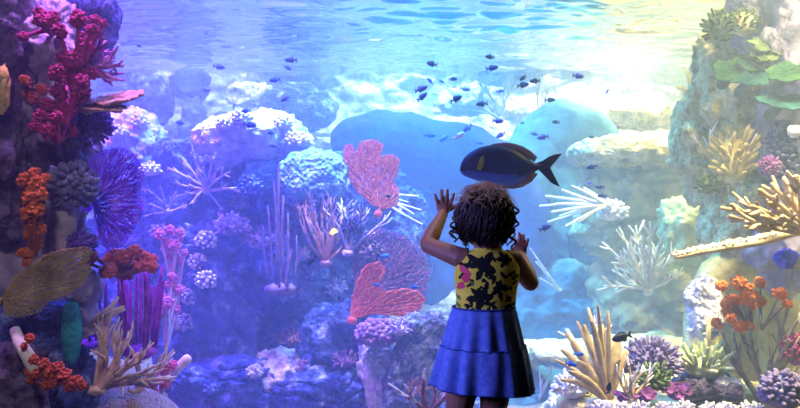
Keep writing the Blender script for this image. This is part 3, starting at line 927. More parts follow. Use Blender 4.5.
# violet staghorn over the pale rock
spray(5.0, (206, 190), [(168, 168, 1.4), (176, 184, 1.5), (182, 158, 1.4), (192, 150, 1.3), (212, 156, 1.4), (222, 164, 1.4), (230, 172, 1.3), (236, 188, 1.6), (200, 160, 1.3), (190, 204, 1.3), (222, 210, 1.2), (178, 196, 1.2)], m_lilac, 'pale lilac staghorn coral spreading its arms below the white shelf', 35, r=1.5, name='staghorn_coral', twig=4)
spray(5.2, (168, 212), [(148, 190, 1.3), (150, 204, 1.3), (160, 186, 1.2), (176, 192, 1.2), (144, 216, 1.2), (186, 206, 1.2)], m_lilac, 'small lilac staghorn coral in front of the pale rock', 36, r=1.3, name='staghorn_coral', twig=3)
# dome coral with pinkish knobs
t = thing('dome_coral', P(313, 186, 5.0), 'large blue dome coral with a bright rim on the reef bench', 'coral')
mbp = rock_mb((.235, .22, .20), 71, sub=6, amp=.10, freq=2.2, power=.85); mbp.build('dome', m_dome, t, loc=(0, 0, .06))
mbp = MB(); mbp.ball((0, .02, -.10), (.20, .18, .09), 4, .2, 2, 4); mbp.build('foot', m_rk_blue, t)
t = thing('dome_coral', P(262, 176, 5.1), 'small blue dome coral under the edge of the white shelf', 'coral')
mbp = rock_mb((.13, .12, .11), 72, sub=5, amp=.12, freq=2.2, power=.85); mbp.build('dome', m_dome, t, loc=(0, 0, .02))
nubby('cluster_coral', 5.05, (298, 142), (16, 9, 12), 90, 1.7, 3.2, m_lilac, m_ivory, 'clump of pinkish white knobs on top of the dome coral', 37, zmin=-.3)
nubby('cluster_coral', 5.1, (276, 148), (12, 8, 10), 70, 1.5, 3.0, m_lilac, m_ivory, 'clump of white knobs between the white shelf and the dome coral', 38, zmin=-.3)
nubby('cluster_coral', 4.85, (250, 188), (12, 11, 10), 70, 1.9, 3.6, m_rk_blue, m_rk_blue, 'round blue knobby coral beside the lilac staghorn arms', 39, zmin=-.7)
# mauve rods
whips(4.75, (282, 290), [(272, 290, 268, 206), (277, 290, 275, 180), (281, 292, 281, 166), (285, 292, 284, 196), (289, 290, 290, 214), (293, 288, 297, 236), (270, 292, 262, 232), (286, 294, 293, 250)], m_rods, 'tall mauve rod coral standing before the reef hollow', 40, r=1.2, name='rod_coral')
# brown branching coral between the dome and the fans
tree('branching_coral', 4.75, (326, 262), [(-.35, -1, 0), (.1, -1, .1), (.45, -.9, -.1), (-.7, -.7, .1), (.25, -1, -.2), (-.15, -1, -.2), (.7, -.8, .1), (-.5, -.9, -.2)], 31, 2.2, 3, m_brown, m_lilac, 'brownish branching coral with mauve tips beside the salmon sea fan', 'coral', 41, spread=.40, ratio=.66, up=.04)
tree('branching_coral', 4.7, (348, 252), [(-.2, -1, 0), (.4, -1, .1), (.8, -.7, 0)], 24, 2.4, 3, m_lilac, m_ivory, 'lilac branching coral just under the salmon sea fan', 'coral', 42, spread=.5, ratio=.66, up=.04)
nubby('knobby_coral', 4.7, (352, 226), (10, 8, 8), 70, 1.6, 4, m_spiky, m_spiky, 'dark blue knobby coral at the foot of the salmon sea fan', 43, zmin=-.6)
nubby('knobby_coral', 4.75, (370, 250), (14, 11, 10), 80, 1.8, 4, m_lilac, m_rods, 'mauve knobby coral in front of the violet-pink sea fan', 44, zmin=-.6)
t = thing('leaf_coral', P(334, 232, 4.5), 'small yellow leaf-like coral on the brownish branches', 'coral')
mbp = plate_mb(.030, .02, .006, 8, lobes=.35); m_yel = mat('yellow_leaf', ['#d8c830', '#f4e860'], 14, bump=.3); o = weld(mbp.build('plate', m_yel, t)); euler(o, 60, -30, 0)
# lumpy purple coral
nubby('lumpy_coral', 4.5, (380, 334), (27, 15, 17), 150, 2.5, 3.2, m_brain, m_brain, 'lumpy purple coral mound below the bright salmon sea fan', 45, zmin=-.5)
# dark spiny balls
def spiny(Y, c, r, label, seed, m=None):
    u = U(Y); t = thing('sea_urchin', P(*c, Y), label, 'urchin')
    a = MB(); a.ball((0, 0, 0), (r * u * .55,) * 3, 3, .05, 3, seed); a.build('body', m or m_spiky, t)
    b = MB(); rs = np.random.RandomState(seed)
    for d in fib(150):
        d = d + rs.normal(0, .08, 3); d /= np.linalg.norm(d)
        L = r * u * rs.uniform(.8, 1.1)
        b.tube([d * r * u * .4, d * L], [.045 * r * u, .012 * r * u], n=4, tip=False)
    b.build('spine_cover', m or m_spiky, t)
spiny(4.55, (336, 387), 14, 'dark blue spiny urchin on the cracked ledge at the bottom of the reef', 46)
spiny(4.9, (266, 298), 16, 'dark spiny urchin in the shade below the mauve rods', 47)
nubby('bush_coral', 4.9, (308, 370), (12, 8, 8), 80, 1.4, 4.5, m_brain, m_brain, 'small purple bush coral between the cracked ledge and the hollow', 48, zmin=-.4, fork=True)
nubby('bush_coral', 4.9, (232, 228), (16, 11, 10), 80, 1.3, 6, m_rods, m_lilac, 'mauve bush coral on the brow of the reef pillar', 49, zmin=-.4, fork=True)
nubby('bush_coral', 4.9, (258, 240), (15, 10, 10), 80, 1.3, 6, m_lilac, m_rods, 'second mauve bush coral, nearer the mauve rods', 50, zmin=-.4, fork=True)
# pale lumps down the reef pillar
for i, (x, y, r, lab) in enumerate([(206, 240, 10, 'uppermost'), (198, 262, 9, 'second from the top'), (206, 280, 10, 'third from the top'), (192, 296, 10, 'fourth from the top'), (186, 322, 9, 'lowest')]):
    nubby('encrusting_coral', on(x, y, -.04), (x, y), (r * 1.1, r * .9, r * .7), 40, 2.0, 2.0, m_rk_blue, m_rk_pale, 'pale encrusting lump, %s of five down the edge of the reef pillar' % lab, 60 + i, zmin=-.9)['group'] = 'pale lumps down the reef pillar'
# small corals seated on the reef: position, kind, label
seats = [
 (225, 124, 'k', 'white knob coral at the near edge of the white shelf', m_ivory), (240, 118, 'k', 'white knob coral on the middle of the white shelf', m_ivory), (282, 124, 'k', 'white knob coral at the far edge of the white shelf', m_ivory),
 (140, 122, 'k', 'bright white knob coral on the rock past the purple sea fan', m_ivory), (118, 132, 'k', 'white knob coral tucked by the tan plate coral', m_ivory), (150, 170, 'k', 'white knob coral over the small lilac staghorn', m_ivory),
 (128, 182, 'k', 'pale knob coral just clear of the purple fan rim', m_lilac), (160, 232, 'k', 'lilac knob coral on the violet rock face', m_lilac),
 (330, 205, 'b', 'lilac tufted coral under the dome coral', m_lilac), (300, 215, 'b', 'mauve tufted coral between the rods and the brown branches', m_rods), (242, 205, 'b', 'pink tufted coral above the reef pillar', m_brown),
 (300, 255, 'k', 'pale lilac lump on the hollow rim beside the rods', m_lilac), (312, 275, 'k', 'blue lump in the hollow under the brown branches', m_rk_blue), (335, 290, 'b', 'violet tufted coral beside the bright salmon fan', m_lilac),
 (240, 268, 'k', 'blue lump at the head of the reef pillar', m_rk_blue), (228, 340, 'k', 'blue lump on the waist of the reef pillar', m_rk_blue), (290, 340, 'b', 'violet tufted coral deep in the hollow', m_brain),
 (346, 362, 'b', 'purple tufted coral by the dark urchin', m_brain), (255, 372, 'k', 'pale lump on the rounded boulder', m_rk_pale), (212, 388, 'k', 'blue lump near the sand beside the low block', m_rk_blue),
 (400, 330, 'b', 'lilac tufted coral at the top of the slate-grey slab', m_lilac), (418, 390, 'b', 'pinkish tufted coral at the foot of the slate-grey slab', m_brown), (372, 360, 'k', 'pale lump on the pinkish upright rock', m_rk_pale),
]
for i, (x, y, k, lab, m) in enumerate(seats):
    Y = on(x, y, -.03)
    if k == 'k':
        nubby('knob_coral', Y, (x, y), (8 + i % 3, 6 + i % 2, 7), 40, 1.7, 2.6, m, m, lab, 100 + i, zmin=-.5)
    else:
        nubby('tufted_coral', Y, (x, y), (9 + i % 3, 7, 7), 60, 1.0, 6, m, m, lab, 100 + i, zmin=-.3, fork=True)
# coral low beside the legs
tree('staghorn_coral', 3.3, (428, 414), [(-.2, -1, 0), (.4, -1, .1), (-.7, -.8, 0), (.8, -.6, .1)], 22, 3.2, 2, m_brown, m_ivory, 'pinkish staghorn coral beside the bare leg of the child', 'coral', 53, spread=.5, ratio=.7)
# far middle: ivory finger spray, faint dead branches
spray(5.8, (606, 205), [(546, 196, 2.0), (540, 206, 1.8), (552, 212, 2.0), (548, 222, 1.8), (562, 190, 2.0), (572, 186, 1.9), (560, 216, 2.0), (566, 226, 1.6), (584, 188, 1.8), (556, 204, 2.2), (578, 222, 1.6)], m_ivory, 'ivory finger coral spray in open water past the surgeonfish tail', 54, r=2)
nubby('knob_coral', 5.9, (612, 212), (14, 10, 10), 60, 2.2, 4, m_ivory, m_ivory, 'white knob coral at the root of the ivory finger spray', 55, zmin=-.6)
spray(5.3, (648, 292), [(602, 242, 1.3), (622, 232, 1.4), (636, 226, 1.6), (650, 222, 1.6), (664, 232, 1.4), (612, 270, 1.3), (604, 286, 1.4), (676, 250, 1.3), (628, 252, 1.4), (658, 246, 2), (640, 240, 2), (684, 272, 1.2), (616, 258, 1.2), (668, 262, 1.3)], m_cream, 'cream branching coral bush in the haze before the green rock', 56, r=2, name='branching_coral', twig=11)
m_dead = mat('grey_twig', ['#8a8a80', '#a8a898'], 12, bump=.3)
tree('dead_branch', 7.7, (500, 118), [(-.5, -1, 0), (.2, -1, .1), (.7, -.8, 0), (-.9, -.6, 0)], 20, 1.3, 3, m_dead, None, 'faint leafless branches in the haze above the overhang', 'branch', 57, spread=.45, ratio=.7)
tree('dead_branch', 7.8, (540, 112), [(-.3, -1, 0), (.4, -1, .1), (.9, -.6, 0)], 18, 1.3, 3, m_dead, None, 'faint leafless branches in the haze above the teal arch', 'branch', 58, spread=.45, ratio=.7)
tree('branching_coral', 5.5, (536, 404), [(-.3, -1, 0), (.5, -.9, 0), (-.9, -.5, 0)], 22, 2, 2, m_ivory, None, 'pale low coral just past the skirt hem', 'coral', 59, spread=.5)
spray(6.0, (560, 290), [(536, 262, 1.5), (530, 248, 1.4), (540, 278, 1.5)], m_rk_pale, 'faint pale arc of coral beside the raised elbow of the child', 61, foot=2)

# ------------------------------------------------------------------ corals of the right-hand side
m_grnpl = mat('green_plate', ['#12381f', '#24502f', '#42683c'], 9, bump=.8, bscale=50, dist=.008)
m_dgrn = mat('dark_green_plate', ['#0c3438', '#184c4c', '#306460'], 9, bump=.8, bscale=50, dist=.008)
m_ylfing = mat('yellow_finger', ['#b89c50', '#d8c47c', '#f0e4b0'], 12, bump=.4, bscale=90, dist=.004)
m_brstag = mat('brown_staghorn', ['#806848', '#b89c74', '#e4d4b4'], 12, bump=.6, bscale=100, dist=.004)
m_purk = mat('purple_grey_knob', ['#5c5078', '#7c7098', '#a8a0bc'], 12, bump=.4, bscale=80, dist=.004)
m_grnk = mat('pale_green_finger', ['#a8b468', '#ccd494', '#ecf0c4'], 12, bump=.4, bscale=80, dist=.004)
m_dkpur = mat('dark_purple_leaf', ['#4c2458', '#70387c', '#9c649c'], 12, bump=.4, bscale=60, dist=.006)
m_blade = mat('tan_blade', ['#a48c60', '#c8b080', '#e4d4ac'], 10, bump=.6, bscale=70, dist=.006)
m_twig = mat('grey_brown_twig', ['#6c6458', '#948a7c', '#b4ac9c'], 14, bump=.5, bscale=70, dist=.005)
m_mottle = mat('mottled_green', ['#34462a', '#586a3c', '#8c9a60'], 30, bump=.6, bscale=60, dist=.006)

def plates(Y, c, list_, m, label, seed):
    """tiers of one plate coral: (px, py, half width px, half depth px, tilt x, tilt y)"""
    u = U(Y); b = P(*c, Y); t = thing('plate_coral', b, label, 'coral')
    pts = []
    for i, (x, y, rx, ry, ax, ay) in enumerate(list_):
        o = weld(plate_mb(rx * u, ry * u, 3.2 * u, seed + i, lobes=.28, cup=.10).build('plate', m, t))
        q = P(x, y, Y) - b + np.array([0, -.02 * i, 0]); o.location = tuple(q); euler(o, ax, ay, 0)
        pts.append(q)
    back = np.array([0, .16, 0])
    f = MB()
    for q in pts:
        f.tube([q + np.array([0, 0.02, 0]), q + back * .5 - np.array([0, 0, .02]), q + back - np.array([0, 0, .05])], [4 * u, 5 * u, 6 * u], n=8)
    f.build('stalk', m, t)
    return t
plates(4.2, (738, 72), [(734, 72, 24, 18, 48, -6), (748, 66, 15, 12, 44, 8)], m_grnpl, 'broad light green plate coral, the one nearest the lamp glow', 81)
plates(4.15, (766, 50), [(768, 47, 18, 14, 46, 10), (762, 56, 15, 12, 46, -6)], m_mottle, 'mottled green plate coral below the water surface, uppermost of the plates', 84)
plates(4.1, (752, 80), [(752, 80, 18, 12, 46, -8)], m_dgrn, 'small dark green plate coral under the mottled one', 87)
plates(3.9, (792, 74), [(790, 74, 24, 15, 46, -4)], m_grnpl, 'big green plate coral at the right edge', 89)
plates(3.9, (786, 103), [(784, 103, 26, 13, 40, 4)], m_dgrn, 'dark green plate coral at the right edge, lowest of the plates', 91)
# fuzzy growth on the column under the surface
nubby('bush_coral', 4.4, (722, 28), (18, 16, 12), 90, 1.3, 6, m_mottle, m_mottle, 'speckled green bush coral just under the water surface by the lamp glow', 92, zmin=-.6, fork=True)
nubby('bush_coral', 4.3, (744, 24), (13, 14, 10), 80, 1.3, 6, m_ylfing, m_mottle, 'yellowish bush coral on the beige column near the surface', 93, zmin=-.6, fork=True)
tree('branching_coral', 5.0, (706, 98), [(-1, -.6, 0), (-.8, -1, 0), (-.5, .2, 0), (-1, 0, .1)], 16, 1.6, 2, m_ylfing, None, 'thin yellow branches reaching into the lamp glow', 'coral', 94, spread=.5)
# yellow fingers up the column
nubby('finger_coral', 4.3, (734, 158), (18, 30, 14), 90, 1.9, 12, m_ylfing, m_ylfing, 'yellow finger coral growing up the beige column', 95, zmin=-.8, up=.9)
tree('finger_coral', 4.35, (722, 178), [(-.3, -1, 0), (.2, -1, .1), (-.6, -.9, .1), (.5, -1, 0)], 26, 2.6, 2, m_ylfing, m_cream2, 'pale tipped yellow fingers beside the yellow finger coral', 'coral', 96, spread=.3, ratio=.7, up=.06)
nubby('bush_coral', 4.35, (708, 186), (9, 10, 8), 60, 1.2, 4, m_mottle, m_mottle, 'small olive bush coral left of the yellow finger coral', 97, zmin=-.6, fork=True)
nubby('knobby_coral', 4.0, (782, 150), (16, 34, 12), 140, 2.0, 3.5, m_spiky, m_nubdk, 'dark blue knobby coral on the purple-grey pillar', 98, zmin=-.9)
nubby('knobby_coral', 3.9, (770, 166), (9, 8, 8), 60, 1.6, 3.5, m_dkpur, m_dkpur, 'small dark purple knobby coral above the brown staghorn', 99, zmin=-.9)
t = thing('tube_sponge', P(794, 134, 3.8), 'small pinkish white sponge near the right edge', 'sponge')
mbp = MB(); lathe(mbp, [(.015, -.02), (.032, 0), (.034, .03), (.022, .045), (.014, .03)], 18, .2, 3); mbp.build('body', m_ivory, t)
# brown staghorn plate
spray(3.55, (806, 232), [(722, 208, 3.2), (736, 212, 3.4), (752, 206, 3.2), (760, 190, 3.4), (746, 222, 3.0), (772, 184, 3.4), (784, 178, 3.4), (796, 176, 3.4), (756, 228, 3), (740, 202, 2.8), (768, 200, 3.2), (790, 192, 3.2), (730, 216, 2.8), (762, 216, 3.2), (776, 206, 3.2), (782, 216, 3), (800, 186, 3)], m_brstag, 'brown staghorn coral table reaching in from the right edge', 112, r=3.2, name='staghorn_coral', twig=5)
# long tan branch
def arm(Y, pts, m, label, seed, name='table_coral'):
    u = U(Y); b = P(pts[0][0], pts[0][1], Y); t = thing(name, b, label, 'coral')
    q = np.array([P(x, y, Y + (0.0 if i < 2 else -.02)) - b for i, (x, y, r) in enumerate(pts)]); r = np.array([p[2] * u for p in pts])
    ts = np.linspace(0, len(pts) - 1, 24)
    qq = np.c_[[np.interp(ts, range(len(pts)), q[:, k]) for k in range(3)]].T; rr = np.interp(ts, range(len(pts)), r)
    a = MB(); a.tube(qq, rr, n=14, flat=2.2); a.build('arm', m, t)
    rs = np.random.RandomState(seed); bmb = MB()
    for i in range(420):
        k = rs.randint(0, 24); c = qq[k] + np.array([rs.normal(0, 2) * u, rs.uniform(-2.0, 1.6) * rr[k], rs.uniform(.3, .9) * rr[k]])
        L = rs.uniform(1.0, 2.2) * u
        d = np.array([rs.normal(0, .5), rs.normal(-.2, .5), 1.0]); d /= np.linalg.norm(d)
        bmb.tube([c, c + d * L], [1.3 * u, 1.0 * u], n=6)
    bmb.build('knobbly_crust', m_cream, t)
    return t
arm(3.7, [(806, 228, 5), (782, 234, 5.5), (760, 241, 5), (730, 246, 4.5), (700, 251, 4), (676, 257, 2.5)], m_blade, 'long pale tan coral arm reaching far out below the brown staghorn', 113)
t = thing('tube_sponge', P(786, 258, 3.8), 'vivid blue sponge under the long tan arm at the right edge', 'sponge')
m_vblue = mat('vivid_blue', ['#1c20a0', '#3438d8', '#5c60f0'], 14, bump=.6, bscale=60)
mbp = MB(); mbp.ball((0, 0, 0), (.06, .05, .05), 4, .25, 2, 5); mbp.build('body', m_vblue, t)
# red soft coral over grey twigs
m_redor2 = mat('red_orange_polyp', ['#c84c10', '#f07828', '#ffac60'], 14, bump=0.5, bscale=60, dist=.006)
soft_coral(3.75, (752, 330), [(734, 282, 6.9), (742, 288, 6.9), (730, 288, 5.8), (738, 296, 6.9), (746, 294, 6.9), (740, 304, 8.0), (732, 306, 6.9), (748, 304, 5.8), (736, 314, 6.9), (744, 314, 5.8), (728, 318, 5.8), (724, 326, 5.8), (734, 324, 5.8), (744, 324, 4.6)], 'bright red-orange soft coral in front of the yellow-grey arch', m_twig, m_redor2, 114, stem_r=.008)
soft_coral(3.75, (762, 330), [(768, 284, 5.8), (772, 292, 5.8), (766, 298, 4.6), (764, 302, 5.8), (780, 302, 4.6)], 'small red-orange soft coral tuft beside the pillar opening', m_twig, m_redor2, 115, stem_r=.008)
tree('branching_coral', 3.7, (764, 404), [(-.1, -1, 0), (.25, -1, .1), (-.5, -.9, 0), (.5, -.9, .1), (.1, -1, -.2)], 40, 3.4, 2, m_twig, m_twig, 'bare grey-brown branching coral under the red soft coral', 'coral', 116, spread=.30, ratio=.7, up=.05)
tree('branching_coral', 3.9, (792, 396), [(-.2, -1, 0), (.3, -1, .1), (-.5, -.9, 0)], 42, 3.4, 2, m_twig, m_twig, 'bare grey-brown branching coral at the right edge behind the dark knobs', 'coral', 117, spread=.30, ratio=.7, up=.05)
nubby('knobby_coral', 3.2, (784, 392), (24, 20, 16), 190, 2.6, 5, m_nubdk, m_purk, 'dark violet knobby coral in the lower right corner', 118, zmin=-.5)
nubby('tufted_coral', 3.6, (796, 352), (11, 16, 8), 70, 1.6, 6, m_dkpur, m_crim, 'magenta tufted coral at the right edge above the dark violet knobs', 119, zmin=-.5)
# lower right garden
nubby('knobby_coral', 3.7, (652, 364), (27, 22, 20), 230, 1.7, 8, m_purk, m_purk, 'round purple-grey knobby coral beside the tan blades', 120, zmin=-.4, fork=True)
nubby('finger_coral', 3.75, (704, 368), (22, 12, 18), 110, 2.0, 15, m_grnk, m_grnk, 'pale yellow-green finger coral next to the purple-grey knobby coral', 121, zmin=0.0, up=.3)
nubby('bush_coral', 3.5, (654, 380), (15, 13, 10), 80, 1.5, 7, m_mottle, m_mottle, 'mottled green bush coral in front of the purple-grey knobby coral', 122, zmin=-.5, fork=True)
# tan blades
t = thing('blade_coral', P(608, 404, 3.65), 'tan blade-like coral fanning up beside the purple-grey knobby coral', 'coral')
u = U(3.65); rng = random.Random(5)
for (x, y, wd) in [(562, 350, 3.4), (572, 344, 4.5), (584, 326, 3.8), (592, 322, 3.6), (602, 326, 4.2), (612, 338, 5), (618, 340, 6), (626, 352, 6), (570, 372, 4), (578, 362, 5), (566, 334, 2.6), (577, 322, 2.4), (588, 308, 2.6), (598, 306, 2.4), (608, 312, 2.6), (596, 330, 3), (620, 360, 3), (556, 360, 2.4), (561, 380, 2.6), (606, 330, 3)]:
    e = P(x, y, 3.65 + rng.uniform(-.12, .12)) - P(608, 404, 3.65)
    bow = np.array([0, rng.uniform(-.04, .04), .05])
    ts = np.linspace(0, 1, 9)
    q = np.array([e * k + bow * math.sin(PI * k) * .6 for k in ts])
    mb = MB(); mb.tube(q, np.array([.55, .7, .85, .95, 1, 1, .9, .75, .5]) * wd * u, n=10, flat=.42)
    mb.build('blade', m_blade, t)
mb = MB(); mb.ball((0, 0, -.01), (20 * u, 16 * u, 8 * u), 4, .25, 2, 3); mb.build('holdfast', m_blade, t)
tree('staghorn_coral', 3.8, (592, 372), [(-.1, -1, 0), (.3, -1, .1), (-.4, -1, 0)], 28, 3, 2, m_cream, m_cream2, 'cream knotted coral standing up behind the tan blades', 'coral', 124, spread=.35, ratio=.62)
tree('branching_coral', 3.4, (632, 398), [(-.3, -1, 0), (.3, -1, 0), (.8, -.8, 0), (-.7, -.7, 0)], 18, 2.2, 2, m_blade, m_cream2, 'small pale branching coral at the foot of the tan blades', 'coral', 125, spread=.45)
nubby('bush_coral', 3.9, (572, 388), (18, 12, 14), 90, 1.6, 7, m_ivory, m_ivory, 'white bushy coral low beside the tan blades', 126, zmin=-.3, fork=True)
def leaves(Y, c, n, r, m, label, seed):
    u = U(Y); rng = random.Random(seed); t = thing('leaf_coral', P(*c, Y), label, 'coral')
    for i in range(n):
        o = weld(plate_mb(r * u * rng.uniform(.7, 1.1), r * u * rng.uniform(.6, .9), 1.6 * u, seed + i, lobes=.3, cup=.35, n=40, rings=8).build('leaf_plate', m, t))
        a = i * 2.4
        o.location = (math.cos(a) * r * u * .8, math.sin(a) * r * u * .6, rng.uniform(0, .5) * r * u); euler(o, rng.uniform(20, 65), rng.uniform(-35, 35), rng.uniform(-40, 40))
    f = MB(); f.ball((0, 0, -.2 * r * u), (r * u * .8, r * u * .7, r * u * .5), 3, .2, 2, seed); f.build('holdfast', m, t)
leaves(3.4, (644, 396), 6, 8, m_dkpur, 'dark purple leafy coral in front of the mottled green bush', 127)
leaves(3.45, (676, 394), 6, 9, m_dkpur, 'dark purple leafy coral below the pale green finger coral', 128)
leaves(3.4, (622, 398), 4, 6, m_dkpur, 'small plum leafy coral by the foot of the tan blades', 129)
t = thing('rod_coral', P(708, 362, 4.0), 'single upright yellow rod standing behind the pale green finger coral', 'coral')
u = U(4.0); mb = MB(); mb.tube([(0, 0, 0), (0, 0, 20 * u), (1 * u, 0, 45 * u)], [2.8 * u, 2.6 * u, 1.8 * u], n=8); mb.build('stalk', m_ylfing, t)
mb = MB(); mb.ball((0, 0, 0), (5 * u, 5 * u, 3 * u), 3, .2); mb.build('holdfast', m_ylfing, t)
# pebbles of crushed coral along the bottom
rng = random.Random(77)
names = ['by the plum leafy coral', 'under the mottled green bush', 'between the two dark purple leafy corals', 'below the pale green finger coral', 'under the dark violet shelf', 'beside the small round stone', 'at the foot of the grey-brown branches', 'next to the dark violet knobs']
for i, lab in enumerate(names):
    x = 600 + i * 22 + rng.uniform(-4, 4)
    nubby('coral_fragment', 3.3, (x, 409 + rng.uniform(-1, 2)), (9, 4, 8), 40, 1.2, 5, m_lilac, m_ivory, 'lilac and white spiky coral fragment ' + lab, 140 + i, zmin=-.2, fork=True)['group'] = 'coral fragments along the bottom'

# ------------------------------------------------------------------ fish
m_surg = mat('surgeon_body', ['#0c1034', '#141a48', '#1e2860'], 6, bump=.15, bscale=200, rough=.5, spec=.4, dist=.002)
m_belly = mat('surgeon_belly', ['#34468c', '#4864b0'], 6, bump=.15, bscale=200, rough=.5, dist=.002)
m_fin = mat('surgeon_fin', ['#8c6c5c', '#c8a890'], 10, bump=0, translucent=.4)
m_find = mat('dark_fin', ['#181830', '#302c4c'], 10, bump=0, translucent=.2)
m_ypec = mat('yellow_fin', ['#a8b020', '#d8d848'], 10, bump=0, translucent=.3)
m_eye = mat('fish_eye', ['#050508', '#0a0a10'], 10, rough=.2, bump=0)
m_damsel = mat('damsel_body', ['#0c1448', '#182878', '#2840a0'], 20, bump=0, rough=.5)
m_dviol = mat('violet_damsel', ['#2c2c98', '#4848c8', '#7070e0'], 20, bump=0, rough=.5)
m_dark = mat('dark_damsel', ['#0a1028', '#141c40'], 20, bump=0, rough=.5)
m_dpale = mat('pale_damsel', ['#c0a8c8', '#e0d0e0'], 20, bump=0, rough=.5)
m_azur = mat('azure_damsel', ['#1c58c0', '#3c80e8'], 20, bump=0, rough=.5)

def fish_body(mb, prof, thick, n=20, zoff=None, mi=0):
    """prof = (x, top z, bottom z) from snout to tail"""
    th = np.linspace(0, 2 * PI, n, endpoint=False)
    rings = []
    for i, (x, a, b) in enumerate(prof):
        c = (a + b) / 2; h = (a - b) / 2
        s = thick * h ** .75 * (1.0)
        rings.append(np.c_[np.full(n, x), np.cos(th) * s, c + np.sin(th) * h])
    mb.loft(rings, True, mi)

def fin(mb, outline, th, bow=0.0):
    """flat fin with thickness from an (x, z) outline"""
    o = np.array(outline, dtype=float); n = len(o); c = o.mean(0)
    v = []
    for s in (-1, 1):
        for p in o: v.append((p[0], s * th * .35, p[1]))
        v.append((c[0], s * th, c[1]))
    f = []
    for j in range(n):
        k = (j + 1) % n
        f += [(k, j, n), (n + 1 + j, n + 1 + k, 2 * n + 1), (j, k, n + 1 + k, n + 1 + j)]
    mb.add(v, f)

# surgeonfish, snout towards -x; 100 px long
SFY = 3.3; u = U(SFY)
t = thing('surgeonfish', P(508, 166, SFY), 'large dark navy surgeonfish with a yellow-green fin mark above the head of the child', 'fish')
def S(l): return [tuple([(p[0] - 508) * u] + [-(q - 166) * u for q in p[1:]]) for p in l]
prof = S([(460, 168, 170), (461.5, 162, 173.5), (465, 156.5, 176), (470, 152, 178), (478, 147.5, 181), (488, 145, 184), (498, 145, 186), (508, 147, 186.5), (517, 150.5, 184.5), (525, 156, 180), (531, 161, 175), (536, 163.5, 171), (540, 164, 170)])
mb = MB(); fish_body(mb, prof, .34, 28)
me = mb.build('body', [m_surg, m_belly], t)
zz = [p.center for p in me.data.polygons]
me.data.polygons.foreach_set('material_index', [1 if (c.z < -.045 - .02 * math.sin(c.x * 9)) else 0 for c in zz])
mb = MB(); fin(mb, S([(486, 146.5), (494, 143.5), (504, 142.5), (514, 143.5), (523, 146.5), (531, 151.5), (537, 157.5), (534, 162), (525, 157), (512, 149), (498, 146)]), .004); mb.build('dorsal_fin', m_fin, t)
mb = MB(); fin(mb, S([(496, 186), (504, 188.5), (514, 189), (523, 187), (531, 182), (538, 174), (531, 172), (524, 178), (512, 184.5), (500, 184.5)]), .004); mb.build('anal_fin', m_fin, t)
mb = MB(); fin(mb, S([(536, 163), (542, 161), (548, 157), (555, 154.5), (561, 154), (555, 158), (550, 163), (548.5, 168), (550, 175), (554, 181), (559, 187), (551, 183.5), (544, 176), (539, 171)]), .005); mb.build('tail_fin', [m_find], t)
mb = MB(); fin(mb, S([(476, 170), (478, 163), (480, 158), (483, 156), (484, 160), (483, 166), (480, 171)]), .003); o = mb.build('pectoral_fin', m_ypec, t); o.location = (.003, -.061, 0)
mb = MB(); fin(mb, S([(476, 170), (478, 163), (480, 158), (483, 156), (484, 160), (483, 166), (480, 171)]), .003); o = mb.build('pectoral_fin', m_ypec, t); o.location = (.003, .061, 0)
for s in (-1, 1):
    mb = MB(); mb.ball((0, 0, 0), (.008, .005, .008), 2); mb.build('eye', m_eye, t, loc=tuple(np.array(S([(468, 162)])[0] + (0,))[[0, 2, 1]] + np.array([0, s * .038, 0])))
t.rotation_euler.z = math.radians(-6)

# little damselfish: one of each colour, then copies
def damsel(m, name='damselfish'):
    t = bpy.data.objects.new(name, None); t.empty_display_size = .02; C.objects.link(t)
    L = 1.0
    mb = MB(); fish_body(mb, [(-.5, .015, -.015), (-.46, .08, -.07), (-.38, .14, -.13), (-.25, .19, -.18), (-.08, .205, -.20), (.08, .17, -.165), (.2, .11, -.10), (.28, .06, -.055), (.32, .055, -.05)], .42, 12); mb.build('body', m, t)
    mb = MB(); fin(mb, [(.28, .04), (.40, .16), (.52, .2), (.46, .06), (.43, 0), (.46, -.06), (.52, -.19), (.40, -.14), (.28, -.04)], .018); mb.build('tail_fin', m, t)
    mb = MB(); fin(mb, [(-.25, .17), (-.1, .25), (.08, .25), (.2, .2), (.22, .12), (.1, .14), (-.1, .18)], .014); mb.build('dorsal_fin', m, t)
    mb = MB(); fin(mb, [(-.05, -.18), (.08, -.25), (.2, -.2), (.22, -.1), (.1, -.14)], .014); mb.build('anal_fin', m, t)
    return t
protos = {k: damsel(m) for k, m in (('b', m_damsel), ('v', m_dviol), ('d', m_dark), ('p', m_dpale), ('a', m_azur))}
first = set()
